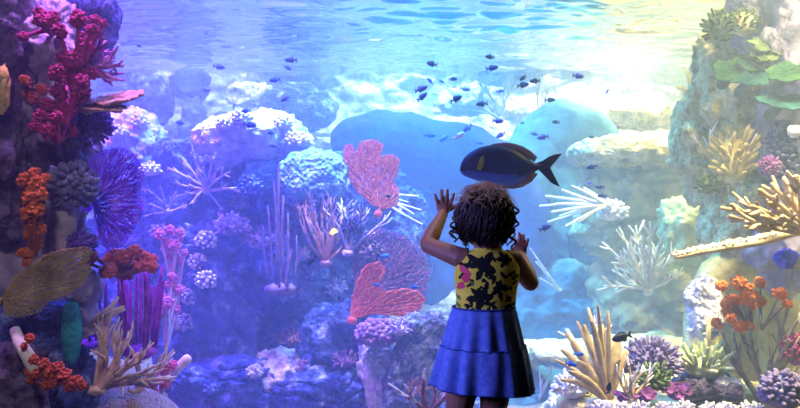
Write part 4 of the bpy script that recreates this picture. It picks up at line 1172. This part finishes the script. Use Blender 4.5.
# px, py, length px, heading (degrees: 0 = snout to -x, positive = snout raised), distance, colour, label
school = [
 (432, 64, 12, 18, 4.6, 'd', 'dark blue damselfish above the overhang, just over the highest gap of the school'),
 (490, 57, 10, 4, 4.8, 'd', 'topmost dark damselfish of the school, under the water surface'),
 (492, 68, 13, -170, 4.6, 'v', 'violet-blue damselfish just below the topmost one'),
 (453, 79, 9, 176, 5.0, 'd', 'small dark damselfish between two faint violet ones'),
 (430, 81, 9, 40, 5.4, 'v', 'faint violet damselfish below the dark one over the overhang'),
 (441, 81, 7, 150, 5.6, 'v', 'tiny violet damselfish beside the small dark one'),
 (421, 89, 14, -160, 4.5, 'b', 'blue damselfish leading a close pair near the overhang edge'),
 (422, 97, 13, -142, 4.4, 'b', 'blue damselfish diving steeply beneath its close partner'),
 (456, 99, 14, -155, 4.5, 'b', 'blue damselfish slanting down over the middle of the overhang'),
 (465, 89, 11, 170, 5.6, 'v', 'pale violet damselfish in the haze above the slanting blue one'),
 (482, 104, 12, -4, 4.8, 'd', 'dark damselfish alone over the head of the surgeonfish'),
 (500, 91, 8, -176, 5.4, 'v', 'small violet damselfish in the haze, alone under the topmost two'),
 (523, 78, 9, -35, 4.8, 'd', 'dark damselfish with raised tail, upper of the tight trio'),
 (523, 85, 13, -168, 4.6, 'b', 'blue damselfish, lower and longest of the tight trio'),
 (535, 81, 11, -2, 4.8, 'd', 'dark damselfish at the far side of the tight trio'),
 (550, 100, 11, -178, 5.0, 'd', 'dark damselfish just above the teal arch'),
 (578, 76, 13, 176, 4.8, 'v', 'violet-blue damselfish alone beside the lamp glow'),
 (607, 92, 7, -120, 5.4, 'v', 'tiny pale violet damselfish at the edge of the lamp glow'),
 (498, 121, 12, 175, 4.6, 'v', 'bright violet damselfish above the surgeonfish back'),
 (522, 123, 5, 175, 5.4, 'b', 'tiny dark blue damselfish beside the bright violet one'),
 (556, 122, 9, 0, 5.0, 'd', 'small dark damselfish inside the teal arch'),
 (534, 134, 8, 170, 5.2, 'b', 'small blue damselfish just over the surgeonfish dorsal fin'),
 (543, 137, 12, -12, 4.8, 'v', 'violet damselfish over the surgeonfish tail'),
 (592, 137, 7, 0, 5.2, 'd', 'tiny dark damselfish in the pale haze past the teal arch'),
 (468, 128, 12, -40, 5.0, 'v', 'violet damselfish nosing down over the surgeonfish head'),
 (501, 135, 11, -30, 5.0, 'v', 'violet damselfish close over the surgeonfish back'),
 (430, 135, 12, 175, 5.2, 'a', 'azure damselfish first in the row before the dark overhang'),
 (444, 138, 12, -35, 5.2, 'a', 'azure damselfish second in the row before the dark overhang'),
 (459, 136, 13, -150, 5.0, 'p', 'pinkish pale damselfish ahead of the surgeonfish'),
 (480, 143, 8, 170, 5.2, 'v', 'violet damselfish touching the surgeonfish outline from behind'),
 (592, 167, 11, -14, 4.4, 'b', 'blue damselfish above the ivory finger spray, highest of four'),
 (590, 183, 7, 0, 5.0, 'v', 'tiny violet damselfish above the ivory finger spray'),
 (600, 187, 10, 4, 4.6, 'b', 'blue damselfish just above the ivory finger spray'),
 (602, 196, 9, 0, 4.6, 'b', 'blue damselfish against the ivory finger spray, lowest of four'),
 (545, 228, 13, -158, 4.2, 'b', 'blue damselfish below the ivory finger spray'),
 (291, 60, 13, -4, 4.6, 'd', 'dark damselfish with a white tail high above the dome coral'),
 (288, 68, 9, 150, 5.0, 'b', 'small blue damselfish right below the dark white-tailed one'),
 (275, 80, 12, -6, 4.8, 'b', 'blue damselfish with a pale back above the white shelf'),
 (285, 99, 10, -25, 4.6, 'd', 'dark damselfish diving towards the pinkish knobs'),
 (219, 67, 12, 172, 4.8, 'd', 'slim dark damselfish high over the white shelf'),
 (206, 90, 9, 176, 5.0, 'b', 'blue damselfish alone beside the violet rock shadow'),
 (235, 89, 6, 120, 5.6, 'b', 'tiny blue damselfish over the middle of the white shelf'),
 (234, 106, 6, -120, 5.4, 'b', 'tiny upright damselfish near the white shelf edge'),
 (246, 111, 9, 0, 4.7, 'b', 'blue damselfish skimming the top of the white shelf'),
 (239, 120, 7, -20, 4.8, 'v', 'small violet damselfish against the white shelf'),
 (250, 125, 14, 174, 4.6, 'b', 'long blue damselfish against the white shelf'),
 (271, 133, 9, 0, 4.6, 'b', 'blue damselfish before the knobs beside the dome coral'),
 (273, 146, 8, 176, 4.6, 'b', 'blue damselfish just over the small dome coral'),
 (180, 123, 9, 168, 4.8, 'b', 'blue damselfish alone before the pale rock haze'),
 (206, 33, 7, -30, 5.4, 'b', 'tiny damselfish close under the surface above the white shelf'),
 (139, 46, 7, 20, 4.4, 'd', 'tiny dark damselfish beside the mauve finger coral'),
 (312, 260, 13, -45, 4.2, 'd', 'dark damselfish diving past the mauve rods'),
 (377, 285, 8, 20, 4.2, 'a', 'azure damselfish over the bright salmon sea fan'),
 (414, 287, 9, 176, 4.2, 'a', 'azure damselfish at the rim of the violet-pink fan'),
 (385, 256, 11, 175, 4.3, 'a', 'azure damselfish over the violet-pink fan'),
 (622, 337, 22, -14, 3.3, 'd', 'larger dark fish resting above the tan blades'),
 (579, 354, 10, 176, 3.3, 'a', 'azure damselfish by the tips of the tan blades'),
 (571, 364, 12, 172, 3.2, 'a', 'azure damselfish just below its partner by the tan blades'),
 (388, 196, 7, 170, 4.6, 'd', 'tiny dark damselfish at the lower rim of the salmon sea fan'),
 (609, 388, 12, -100, 3.2, 'd', 'dark damselfish tucked low among the tan blades'),
]
kids = {k: list(v.children) for k, v in protos.items()}
for i, (x, y, L, hd, Y, k, lab) in enumerate(school):
    src = protos[k]
    if k not in first:
        t = src; first.add(k)
    else:
        t = src.copy(); C.objects.link(t)
        for ch in kids[k]:
            c = ch.copy(); C.objects.link(c); c.parent = t
    s = L * U(Y)
    t.location = tuple(P(x, y, Y)); t.scale = (s, s, s)
    yaw = ((i * 37) % 50 - 25)
    hd2 = hd
    if abs(hd) > 90:
        t.rotation_euler = (0, math.radians(-(180 - abs(hd)) * (1 if hd > 0 else -1)), math.radians(180 + yaw))
    else:
        t.rotation_euler = (0, math.radians(hd), math.radians(yaw))
    tag(t, lab, 'fish', 'little damselfish over the reef')

# ------------------------------------------------------------------ the child at the pane
m_skin = mat('skin', ['#7c5240', '#946650'], 6, bump=.05, bscale=200, rough=.55, spec=.35)
m_hair = mat('brown_hair', ['#100806', '#20130c', '#382416'], 30, bump=.3, bscale=150, rough=.5, spec=.4, dist=.002)
m_hairlt = mat('backlit_flyaway_hair', ['#a88878', '#dcc0a8'], 30, bump=0, rough=.5, translucent=.4)  # backlit glow of the crown put into a paler hair colour
m_yel = mat('yellow_cotton', ['#d0bc30', '#e0cc48'], 20, bump=.25, bscale=500, rough=.9, dist=.001)
m_leafp = mat('black_green_print', ['#0a100a', '#141c12'], 20, bump=.25, bscale=500, rough=.9, dist=.001)
m_redp = mat('red_print', ['#b83048', '#d85468'], 20, bump=.25, bscale=500, rough=.9, dist=.001)
m_greenp = mat('green_print', ['#3c6c30', '#588844'], 20, bump=.25, bscale=500, rough=.9, dist=.001)
m_denim = mat('blue_chambray', ['#4c60a8', '#5c74bc', '#6c84c8'], 60, bump=.35, bscale=600, rough=.9, dist=.001)
m_thread = mat('blue_thread', ['#2c3a78', '#34448a'], 60, bump=.2, bscale=600, rough=.9)
m_shoe = mat('dark_shoe', ['#18181c', '#24242a'], 20, bump=.2, bscale=200, rough=.6)
m_lip = mat('lip', ['#8c4a44', '#a05850'], 10, bump=0, rough=.5)
GYB = 2.16
org = P(484, 480, GYB); org[2] = 0.0
girl = thing('person', org, 'toddler in a yellow floral and blue dress, both palms raised against the glass', 'person')
def G(x, y, Y=GYB): return P(x, y, Y) - org
ug = U(GYB)

class Blob(MB): pass
bd = MB()
def limb(pts, rad, n=14):
    bd.tube(pts, rad, n=n)
def ell(c, rx, ry, n=28):
    th = np.linspace(0, 2 * PI, n, endpoint=False)
    return np.c_[c[0] + np.cos(th) * rx, c[1] + np.sin(th) * ry, np.full(n, c[2])]
# trunk
rings = [ell(G(484, 372), .060, .050), ell(G(484, 360), .086, .070), ell(G(484, 340), .097, .076), ell(G(485, 320), .092, .072), ell(G(486, 300), .088, .068), ell(G(487, 280), .092, .068), ell(G(487.5, 266), .090, .062), ell(G(488, 256), .074, .052), ell(G(488, 250), .046, .042), ell(G(487, 240), .036, .038)]
bd.loft(rings)
# neck and head
limb([G(487, 256), G(487, 246), G(486, 232, GYB + .01)], [.040, .035, .036])
hc = G(484, 218, GYB + .012)
bd.ball(hc, (.078, .092, .094), 4)
bd.ball(hc + np.array([0, .035, -.04]), (.060, .055, .052), 4)             # jaw and cheeks
bd.ball(hc + np.array([0, .085, -.058]), (.022, .020, .018), 3)            # chin
for s in (-1, 1):
    bd.ball(hc + np.array([s * .036, .060, -.034]), (.026, .026, .024), 3) # cheeks
    bd.ball(hc + np.array([s * .079, .004, -.014]), (.009, .015, .024), 3) # ears
    bd.ball(hc + np.array([s * .030, .083, .018]), (.022, .010, .007), 3)  # brows
bd.ball(hc + np.array([0, .094, -.018]), (.010, .014, .012), 3)            # nose
bd.tube([hc + np.array([0, .086, .012]), hc + np.array([0, .098, -.014])], [.007, .008], n=8)
# legs
for s, xk, xa in ((-1, 459, 458), (1, 494, 496)):
    hip = G(484 + s * 15, 358)
    knee = np.array([G(xk, 402)[0], .012, .215]); ank = np.array([G(xa, 402)[0], .0, .045])
    limb([hip, hip * .5 + knee * .5 + np.array([0, .01, 0]), knee, knee * .72 + ank * .28 + np.array([0, -.012, 0]), ank * .7 + knee * .3, ank], [.062, .054, .042, .043, .034, .027])
    limb([ank + np.array([0, -.02, -.015]), ank + np.array([0, .03, -.022]), ank + np.array([s * .006, .085, -.028])], [.024, .025, .020])
# arms and hands
def hand(wrist, palm_c, fwd, thumb_side, fingers, thumb):
    """flat palm with five fingers; fingers = list of (root offset across, length, splay)"""
    pass
def arm(sh, el, wr):
    limb([sh * .75 + np.array([G(488, 262)[0], 0, G(488, 262)[2]]) * .25, sh, sh * .5 + el * .5, el], [.036, .034, .030, .026])
    limb([el, el * .66 + wr * .34, el * .33 + wr * .67, wr], [.026, .028, .023, .018])
HY = GY - .05 - .012       # palms touch the near face of the pane
# left arm: upper arm out to the side, forearm straight up to the glass
shL, elL, wrL = G(461, 258, GYB + .01), G(427, 245, GYB + .10), G(443, 214, HY - .012)
arm(shL, elL, wrL)
shR, elR, wrR = G(513, 260, GYB + .01), G(531, 284, GYB + .07), G(521, 256, HY - .012)
arm(shR, elR, wrR)
def palm(wr, knuckles, tips, tr, tt, r=.0068):
    c = sum(knuckles) / 4
    for k in knuckles:
        bd.tube([wr, wr * .5 + k * .5, k], [.014, .0125, .0095], n=8)
    bd.ball(c * .55 + wr * .45, (.022, .010, .022), 3)
    for k, t in zip(knuckles, tips):
        m = k * .5 + t * .5 + np.array([0, -.006, 0])
        bd.tube([k * 1.15 - wr * .15 if False else k, k * .72 + t * .28 + np.array([0, -.005, 0]), m, t], [r * 1.15, r * 1.08, r, r * .82], n=8)
    bd.tube([wr * .6 + c * .4, tr, tt], [.012, .009, r], n=8)
K = [G(x, y, HY) for x, y in ((438.5, 205.5), (442.5, 203.3), (446.5, 203.2), (450, 205))]
T = [G(x, y, HY + .003) for x, y in ((435.0, 194.5), (441.5, 190.0), (447.5, 189.8), (454.0, 193.5))]
palm(wrL, K, T, G(450.5, 209, HY), G(456.0, 206.0, HY + .003))
K = [G(x, y, HY) for x, y in ((516.8, 247.5), (519.4, 245.6), (522.0, 246), (524.6, 248))]
T = [G(x, y, HY + .003) for x, y in ((513.8, 237.5), (519.2, 233.0), (523.6, 234.6), (528.2, 239))]
palm(wrR, K, T, G(514.5, 252.5, HY), G(511.5, 247.5, HY + .003))
body = bd.build('body', m_skin, girl)
rm = body.modifiers.new('remesh', 'REMESH'); rm.mode = 'VOXEL'; rm.voxel_size = .0030; rm.use_smooth_shade = True
sm = body.modifiers.new('smooth', 'SMOOTH'); sm.factor = .5; sm.iterations = 5
bpy.context.view_layer.update()
dg = bpy.context.evaluated_depsgraph_get()
me = bpy.data.meshes.new_from_object(body.evaluated_get(dg))
body.modifiers.clear(); body.data = me
me.materials.clear(); me.materials.append(m_skin)
me.polygons.foreach_set('use_smooth', [True] * len(me.polygons))
# eyes and mouth
for s in (-1, 1):
    e = MB(); e.ball((0, 0, 0), (.0115, .0075, .0085), 3); e.build('eye', m_eye, girl, loc=hc + np.array([s * .030, .085, .002]))
mbm = MB(); mbm.tube([hc + np.array([-.017, .089, -.044]), hc + np.array([0, .096, -.046]), hc + np.array([.017, .089, -.044])], [.002, .0042, .002], n=8); mbm.build('mouth', m_lip, girl)

# bodice: fitted sleeveless top with a printed pattern
NB = 220
th = np.linspace(0, 2 * PI, NB, endpoint=False)
keys = [(312, 485, .0925, .0755), (305, 485.5, .0920, .0750), (290, 486.5, .0950, .0750), (277, 487, .1010, .0745), (268, 487.5, .1005, .0700), (262, 488, .0930, .0640), (256, 488, .0800, .0570), (252, 488, .0640, .0500), (249.5, 488, .0480, .0455), (247.5, 488, .0430, .0435)]
ks = np.linspace(0, len(keys) - 1, 130)
rings = []
for k in ks:
    y, cx, rx, ry = [np.interp(k, range(len(keys)), [q[i] for q in keys]) for i in range(4)]
    c = G(cx, y)
    wr_ = 1 + .012 * vnoise(np.c_[np.cos(th) * 2.2, np.sin(th) * 2.2, np.full(NB, y * .12)], 5)
    rings.append(np.c_[c[0] + np.cos(th) * rx * wr_, c[1] + np.sin(th) * ry * wr_, np.full(NB, c[2] - .012 * max(0, (y < 256)) * 0)])
mbb = MB(); mbb.loft(rings, cap=False)
bod = mbb.build('bodice', [m_yel, m_leafp, m_redp, m_greenp], girl)
flowers = []
rs = np.random.RandomState(4)
def leafset(cx, cy, n, L, w, mi, a0=0.0, r0=.15):
    for i in range(n):
        a = a0 + 2 * PI * i / n + rs.uniform(-.5, .5)
        l = L * rs.uniform(.55, 1.45)
        flowers.append((cx + math.cos(a) * l * (.5 + r0), cy + math.sin(a) * l * (.5 + r0), l * .55, w * rs.uniform(.8, 1.2), a, mi))
leafset(481, 264, 9, 11, 3.4, 1); flowers.append((480, 262, 9, 6.5, .4, 1)); flowers.append((486, 270, 7, 4, .8, 1)); leafset(484, 277, 4, 7, 2.2, 1)
leafset(503, 258, 6, 7, 2.4, 1); flowers.append((503, 258, 3.4, 3.4, 0, 1))
leafset(477, 294, 8, 9, 3.0, 1); flowers.append((477, 294, 7, 5, 2.4, 1))
leafset(496, 286, 7, 8, 2.4, 1, .4); flowers.append((496, 286, 3, 3, 0, 1))
leafset(471, 304, 4, 6, 2.0, 1); leafset(508, 301, 5, 6, 2.0, 1); leafset(511, 274, 4, 5.5, 2.0, 1); leafset(488, 303, 3, 6, 1.8, 1)
for _ in range(26): flowers.append((rs.uniform(456, 516), rs.uniform(256, 308), rs.uniform(2.5, 5), rs.uniform(1.2, 2.2), rs.uniform(0, 6), 1))
for q in ((462, 268), (464, 277), (460, 284), (466, 272)): flowers.append((q[0], q[1], 4.2, 3.4, rs.uniform(0, 3), 2))
for q in ((458, 296), (458, 304), (470, 281)): flowers.append((q[0], q[1], 3.2, 1.5, 1.0, 3))
pc = np.array([p.center for p in bod.data.polygons])
idx = np.zeros(len(pc), dtype=np.int32)
front = pc[:, 1] > 0     # same print, shifted, on the chest side
wx = (pc[:, 0] + org[0]) / GYB * F + 400 + np.where(front, 9, 0)
wy = 204 - (pc[:, 2] + org[2] - CAM_Z) / GYB * F + np.where(front, 6, 0)
for (fx, fy, a, b, r, mi) in flowers:
    dx, dy = wx - fx, wy - fy
    p = dx * math.cos(r) + dy * math.sin(r); q = -dx * math.sin(r) + dy * math.cos(r)
    ins = (np.abs(p) / a) ** 2 + (np.abs(q) / b) ** 1.15 + .22 * vnoise(np.c_[wx * .5, wy * .5, np.full(len(wx), fx)], 3) < 1
    idx[ins] = mi
bod.data.polygons.foreach_set('material_index', idx)

# gathered skirt in two tiers
NS = 240
ts = np.linspace(0, 2 * PI, NS, endpoint=False)
rs2 = np.random.RandomState(9)
def folds(nf, seed):
    r = np.random.RandomState(seed); s = np.zeros(NS)
    for k in range(5):
        s += r.uniform(.4, 1) * np.sin((nf + r.randint(-5, 6)) * ts + r.uniform(0, 6))
    return s / 2.2
f1, f2 = folds(11, 3), folds(14, 8)
def tier(y0, y1, c0, c1, r0, r1, fa0, fa1, fo, fmix, n, name, dipL=0.0, dipR=0.0):
    rings = []
    for k in np.linspace(0, 1, n):
        y = y0 + (y1 - y0) * k; cx = c0 + (c1 - c0) * k
        c = G(cx, y); e = k ** .85
        rr = r0 + (r1 - r0) * e
        a = fa0 + (fa1 - fa0) * k
        ff = fo * (1 - .35 * k) + fmix * .35 * k
        rad = 1 + a * ff
        z = c[2] - ug * k * (dipL * np.clip(-np.cos(ts), 0, 1) + dipR * np.clip(np.cos(ts), 0, 1)) + .0035 * k * ff
        rings.append(np.c_[c[0] + np.cos(ts) * rr * rad, c[1] + np.sin(ts) * rr * .80 * rad, z])
    inner = []
    for r in reversed(rings):
        c = r.mean(0); q = c + (r - c) * .985; q[:, 2] = r[:, 2]; inner.append(q)
    mb = MB(); mb.loft(rings + inner, cap=False)
    return mb.build(name, m_denim, girl), rings
_, r1 = tier(307, 347, 484, 484, .0965, .128, 0.012, .075, f1, f2, 22, 'upper_skirt_tier', 0, 2)
_, r2 = tier(345, 385.5, 484, 483.5, .129, .157, .050, .105, f2, f1, 26, 'lower_skirt_tier', -.5, 5)
mb = MB(); q = r1[0]; mb.tube(np.concatenate([q, q[:1]]) + np.array([0, 0, 0]), .0035, n=6, tip=False); mb.build('waist_seam', m_thread, girl)
mb = MB(); q = r2[0]; mb.tube(np.concatenate([q, q[:1]]) + np.array([0, 0, -.001]), .0022, n=6, tip=False); mb.build('tier_seam', m_thread, girl)
mb = MB(); q = r2[-1]; mb.tube(np.concatenate([q, q[:1]]), .0016, n=5, tip=False); mb.build('hem', m_thread, girl)

# hair: a soft cap, wavy locks to the nape, ringlets at both sides, flyaways at the crown paled for the backlight
hp = thing_hair = bpy.data.objects.new('hair', None); C.objects.link(hp); hp.parent = girl
cap = MB(); cap.ball(hc + np.array([0, -.012, .008]), (.084, .090, .080), 5, .05, 3.0, 3)
capo = cap.build('hair_cap', m_hair, hp)
bm = bmesh.new(); bm.from_mesh(capo.data)      # keep the face clear
dele = [v for v in bm.verts if (v.co.y - hc[1]) > .045 and (v.co.z - hc[2]) < .060]
bmesh.ops.delete(bm, geom=dele, context='VERTS'); bm.to_mesh(capo.data); bm.free()
rs = np.random.RandomState(12)
locks = MB()
for i in range(900):
    a = rs.uniform(0, 2 * PI); el0 = rs.uniform(.1, 1.25)
    if math.sin(a) > .45 and el0 < .9: el0 = rs.uniform(1.0, 1.4)
    d0 = np.array([math.cos(a) * math.cos(el0), math.sin(a) * math.cos(el0), math.sin(el0)])
    c0 = hc + np.array([0, -.012, .006])
    pts = []
    L = rs.uniform(.09, .15)
    n = 9
    ph = rs.uniform(0, 6); am = rs.uniform(.003, .009); fq = rs.uniform(8, 14)
    ang = el0
    pos = c0 + d0 * np.array([.084, .092, .083])
    hd = np.array([math.cos(a), math.sin(a), 0])
    if hd[1] > .3: hd = np.array([math.copysign(1, math.cos(a)), .1, 0]); hd /= np.linalg.norm(hd)
    low = hc[2] - rs.uniform(.045, .100) + .045 * abs(math.cos(a)) ** 2
    for k in range(n):
        s = k / (n - 1)
        ang = el0 - s * (el0 + rs.uniform(.75, .95))
        rr = np.array([.084, .092, .083]) * (1 + .06 * math.sin(ph + k))
        q = c0 + np.array([hd[0] * (max(math.cos(ang), .62) if ang > -.35 else max(.62, 1.0 - .55 * (-.35 - ang)) * .94), hd[1] * (max(math.cos(ang), .62) if ang > -.35 else max(.62, 1.0 - .55 * (-.35 - ang)) * .94), math.sin(ang)]) * rr
        if ang < -.2: q[2] = max(c0[2] - .02 - (-.2 - ang) * .12, low)
        q = q + am * np.array([math.sin(fq * s + ph), math.cos(fq * s + ph * 1.3), .3 * math.sin(fq * s)])
        pts.append(q)
    r = rs.uniform(.0014, .0030)
    locks.tube(pts, np.linspace(r, r * .45, n), n=5)
locks.build('wavy_hair', m_hair, hp)
def ringlet(x, y0, y1, rad, turns, r, Y, m, ph=0):
    n = 34; pts = []
    for k in range(n):
        s = k / (n - 1); c = G(x + 1.2 * math.sin(2 * s), y0 + (y1 - y0) * s, Y)
        w = rad * (.6 + .5 * math.sin(PI * s))
        pts.append(c + np.array([math.cos(ph + s * turns * 2 * PI) * w, math.sin(ph + s * turns * 2 * PI) * w, 0]))
    mb = MB(); mb.tube(pts, np.r_[np.linspace(r * .7, r, 10), np.linspace(r, r * .5, n - 10)], n=6)
    mb.build('ringlet', m, hp)
for i, (x, y0, y1, rad, tn, r, Y) in enumerate([(456, 212, 240, .012, 2.3, .005, GYB), (453, 222, 242, .010, 2, .005, GYB + .02), (459, 206, 238, .010, 2.5, .0045, GYB - .03), (451, 226, 238, .008, 1.5, .004, GYB), (511, 205, 238, .011, 2.4, .005, GYB), (514, 212, 232, .010, 1.6, .0045, GYB + .02), (508, 218, 246, .010, 2.2, .0045, GYB - .02), (515, 204, 222, .008, 1.4, .004, GYB), (512, 226, 250, .008, 2, .0038, GYB - .02)]):
    ringlet(x, y0, y1, rad, tn, r, Y, m_hair, i * 1.3)
fly = MB()
for i in range(420):
    a = rs.uniform(0, 2 * PI); el0 = rs.uniform(.5, 1.55)
    d = np.array([math.cos(a) * math.cos(el0), math.sin(a) * math.cos(el0), math.sin(el0)])
    p = hc + np.array([0, -.008, .008]) + d * np.array([.084, .091, .083])
    tdir = np.cross(d, rs.normal(0, 1, 3)); tdir /= np.linalg.norm(tdir)
    L = rs.uniform(.02, .05)
    pts = [p, p + tdir * L * .4 + d * L * .3, p + tdir * L * .8 + d * L * .38, p + tdir * L * 1.1 + d * L * .3]
    fly.tube(pts, [.0009, .0010, .0008, .0005], n=4)
fly.build('flyaway_hair', m_hairlt, hp)
# shoes
for s, xa in ((-1, 458), (1, 496)):
    a = np.array([G(xa, 402)[0], 0, 0])
    sb = MB(); sb.loft([ell(a + np.array([s * .003, .035, .0]), .034, .068), ell(a + np.array([s * .003, .035, .012]), .036, .070), ell(a + np.array([s * .003, .030, .035]), .034, .062), ell(a + np.array([0, .012, .055]), .031, .042)])
    sb.build('shoe', m_shoe, girl)

# ------------------------------------------------------------------ lamps over the tank
VIO = (0.46, 0.10, 1.0); BLU = (0.06, 0.12, 1.0); CYA = (0.08, 0.46, 0.92); WHT = (1.0, 0.90, 0.52); WRM = (1.0, 0.84, 0.36)
area('lamp_violet', (-2.7, 4.6, 3.6), (-2.5, 5.0, 0), 1.0, VIO, 270, spread=105)
area('lamp_royal', (-1.1, 4.8, 3.6), (-1.2, 5.2, 0), 1.0, BLU, 820, spread=100)
area('lamp_violet', (-1.45, 2.95, 3.4), (-1.45, 3.35, 0.9), 0.4, (0.62, 0.18, 1.0), 70, spread=70)  # extra lamp added to brighten the purple sea fan
area('lamp_blue', (0.5, 5.6, 3.7), (0.4, 6.0, 0), 1.4, CYA, 620, spread=95)
area('lamp_back', (-2.4, 7.2, 3.6), (-2.2, 8.2, 0.6), 1.5, (0.36, 0.40, 1.0), 420, spread=130)
area('lamp_back', (0.0, 7.5, 3.6), (0.0, 8.4, 1.0), 1.2, (0.55, 0.86, 0.86), 370, spread=120)
area('lamp_sun', (2.55, 7.5, 3.1), (2.5, 8.3, 1.6), 0.7, WHT, 900, spread=140)
spot('lamp_sun', (2.3, 6.6, 3.6), (2.75, 8.4, 2.0), 48, WHT, 2500, blend=1.0)
area('lamp_warm', (2.8, 5.0, 3.6), (2.7, 5.3, 0), 1.0, WRM, 460, spread=130)
area('lamp_warm', (1.8, 2.8, 3.2), (1.75, 3.6, 0.0), 0.4, (1, .84, .50), 120, spread=50)
area('lamp_warm', (2.5, 3.2, 3.3), (2.6, 4.5, 0.6), 0.6, (1, .82, .45), 150, spread=100)
spot('lamp_plateau', (-1.5, 5.2, 4.2), (-1.2, 5.25, 1.3), 24, (0.92, 0.9, 1.0), 3400)
spot('lamp_fans', (-0.6, 3.4, 4.2), (-0.20, 4.8, .85), 24, (1.0, 0.84, 0.80), 3400)
area('lamp_front', (-1.1, 2.72, 3.2), (-1.5, 3.1, 0.6), 0.4, (0.9, 0.5, 0.9), 22, spread=90)
spot('added_rim_spot', (0.25, 2.85, 3.3), (0.26, 2.2, 0.92), 24, (1.0, 0.80, 0.95), 420, blend=.8)  # added spot that edges the child's hair, shoulders and arms with light
# the hall: glow of the next exhibit on the near side of the pane, unseen fill spots added for the left column and the dress
area('exhibit_glow', (-2.0, 1.2, 1.2), (0.25, 2.2, 0.5), 0.7, (0.27, 0.28, 1.0), 27, spread=60)
spot('hall_fill_spot', (-0.9, 0.2, 2.6), (-1.55, 3.1, 0.95), 46, (1.0, 0.74, 0.80), 210, blend=1)
spot('hall_fill_spot', (-0.75, 0.3, 2.4), (-1.42, 3.05, 0.42), 36, (1.0, 0.84, 0.72), 190, blend=1)
spot('hall_fill_spot', (1.6, 0.9, 2.2), (0.28, 2.2, 0.55), 15, (1, .82, .45), 8, blend=.9)
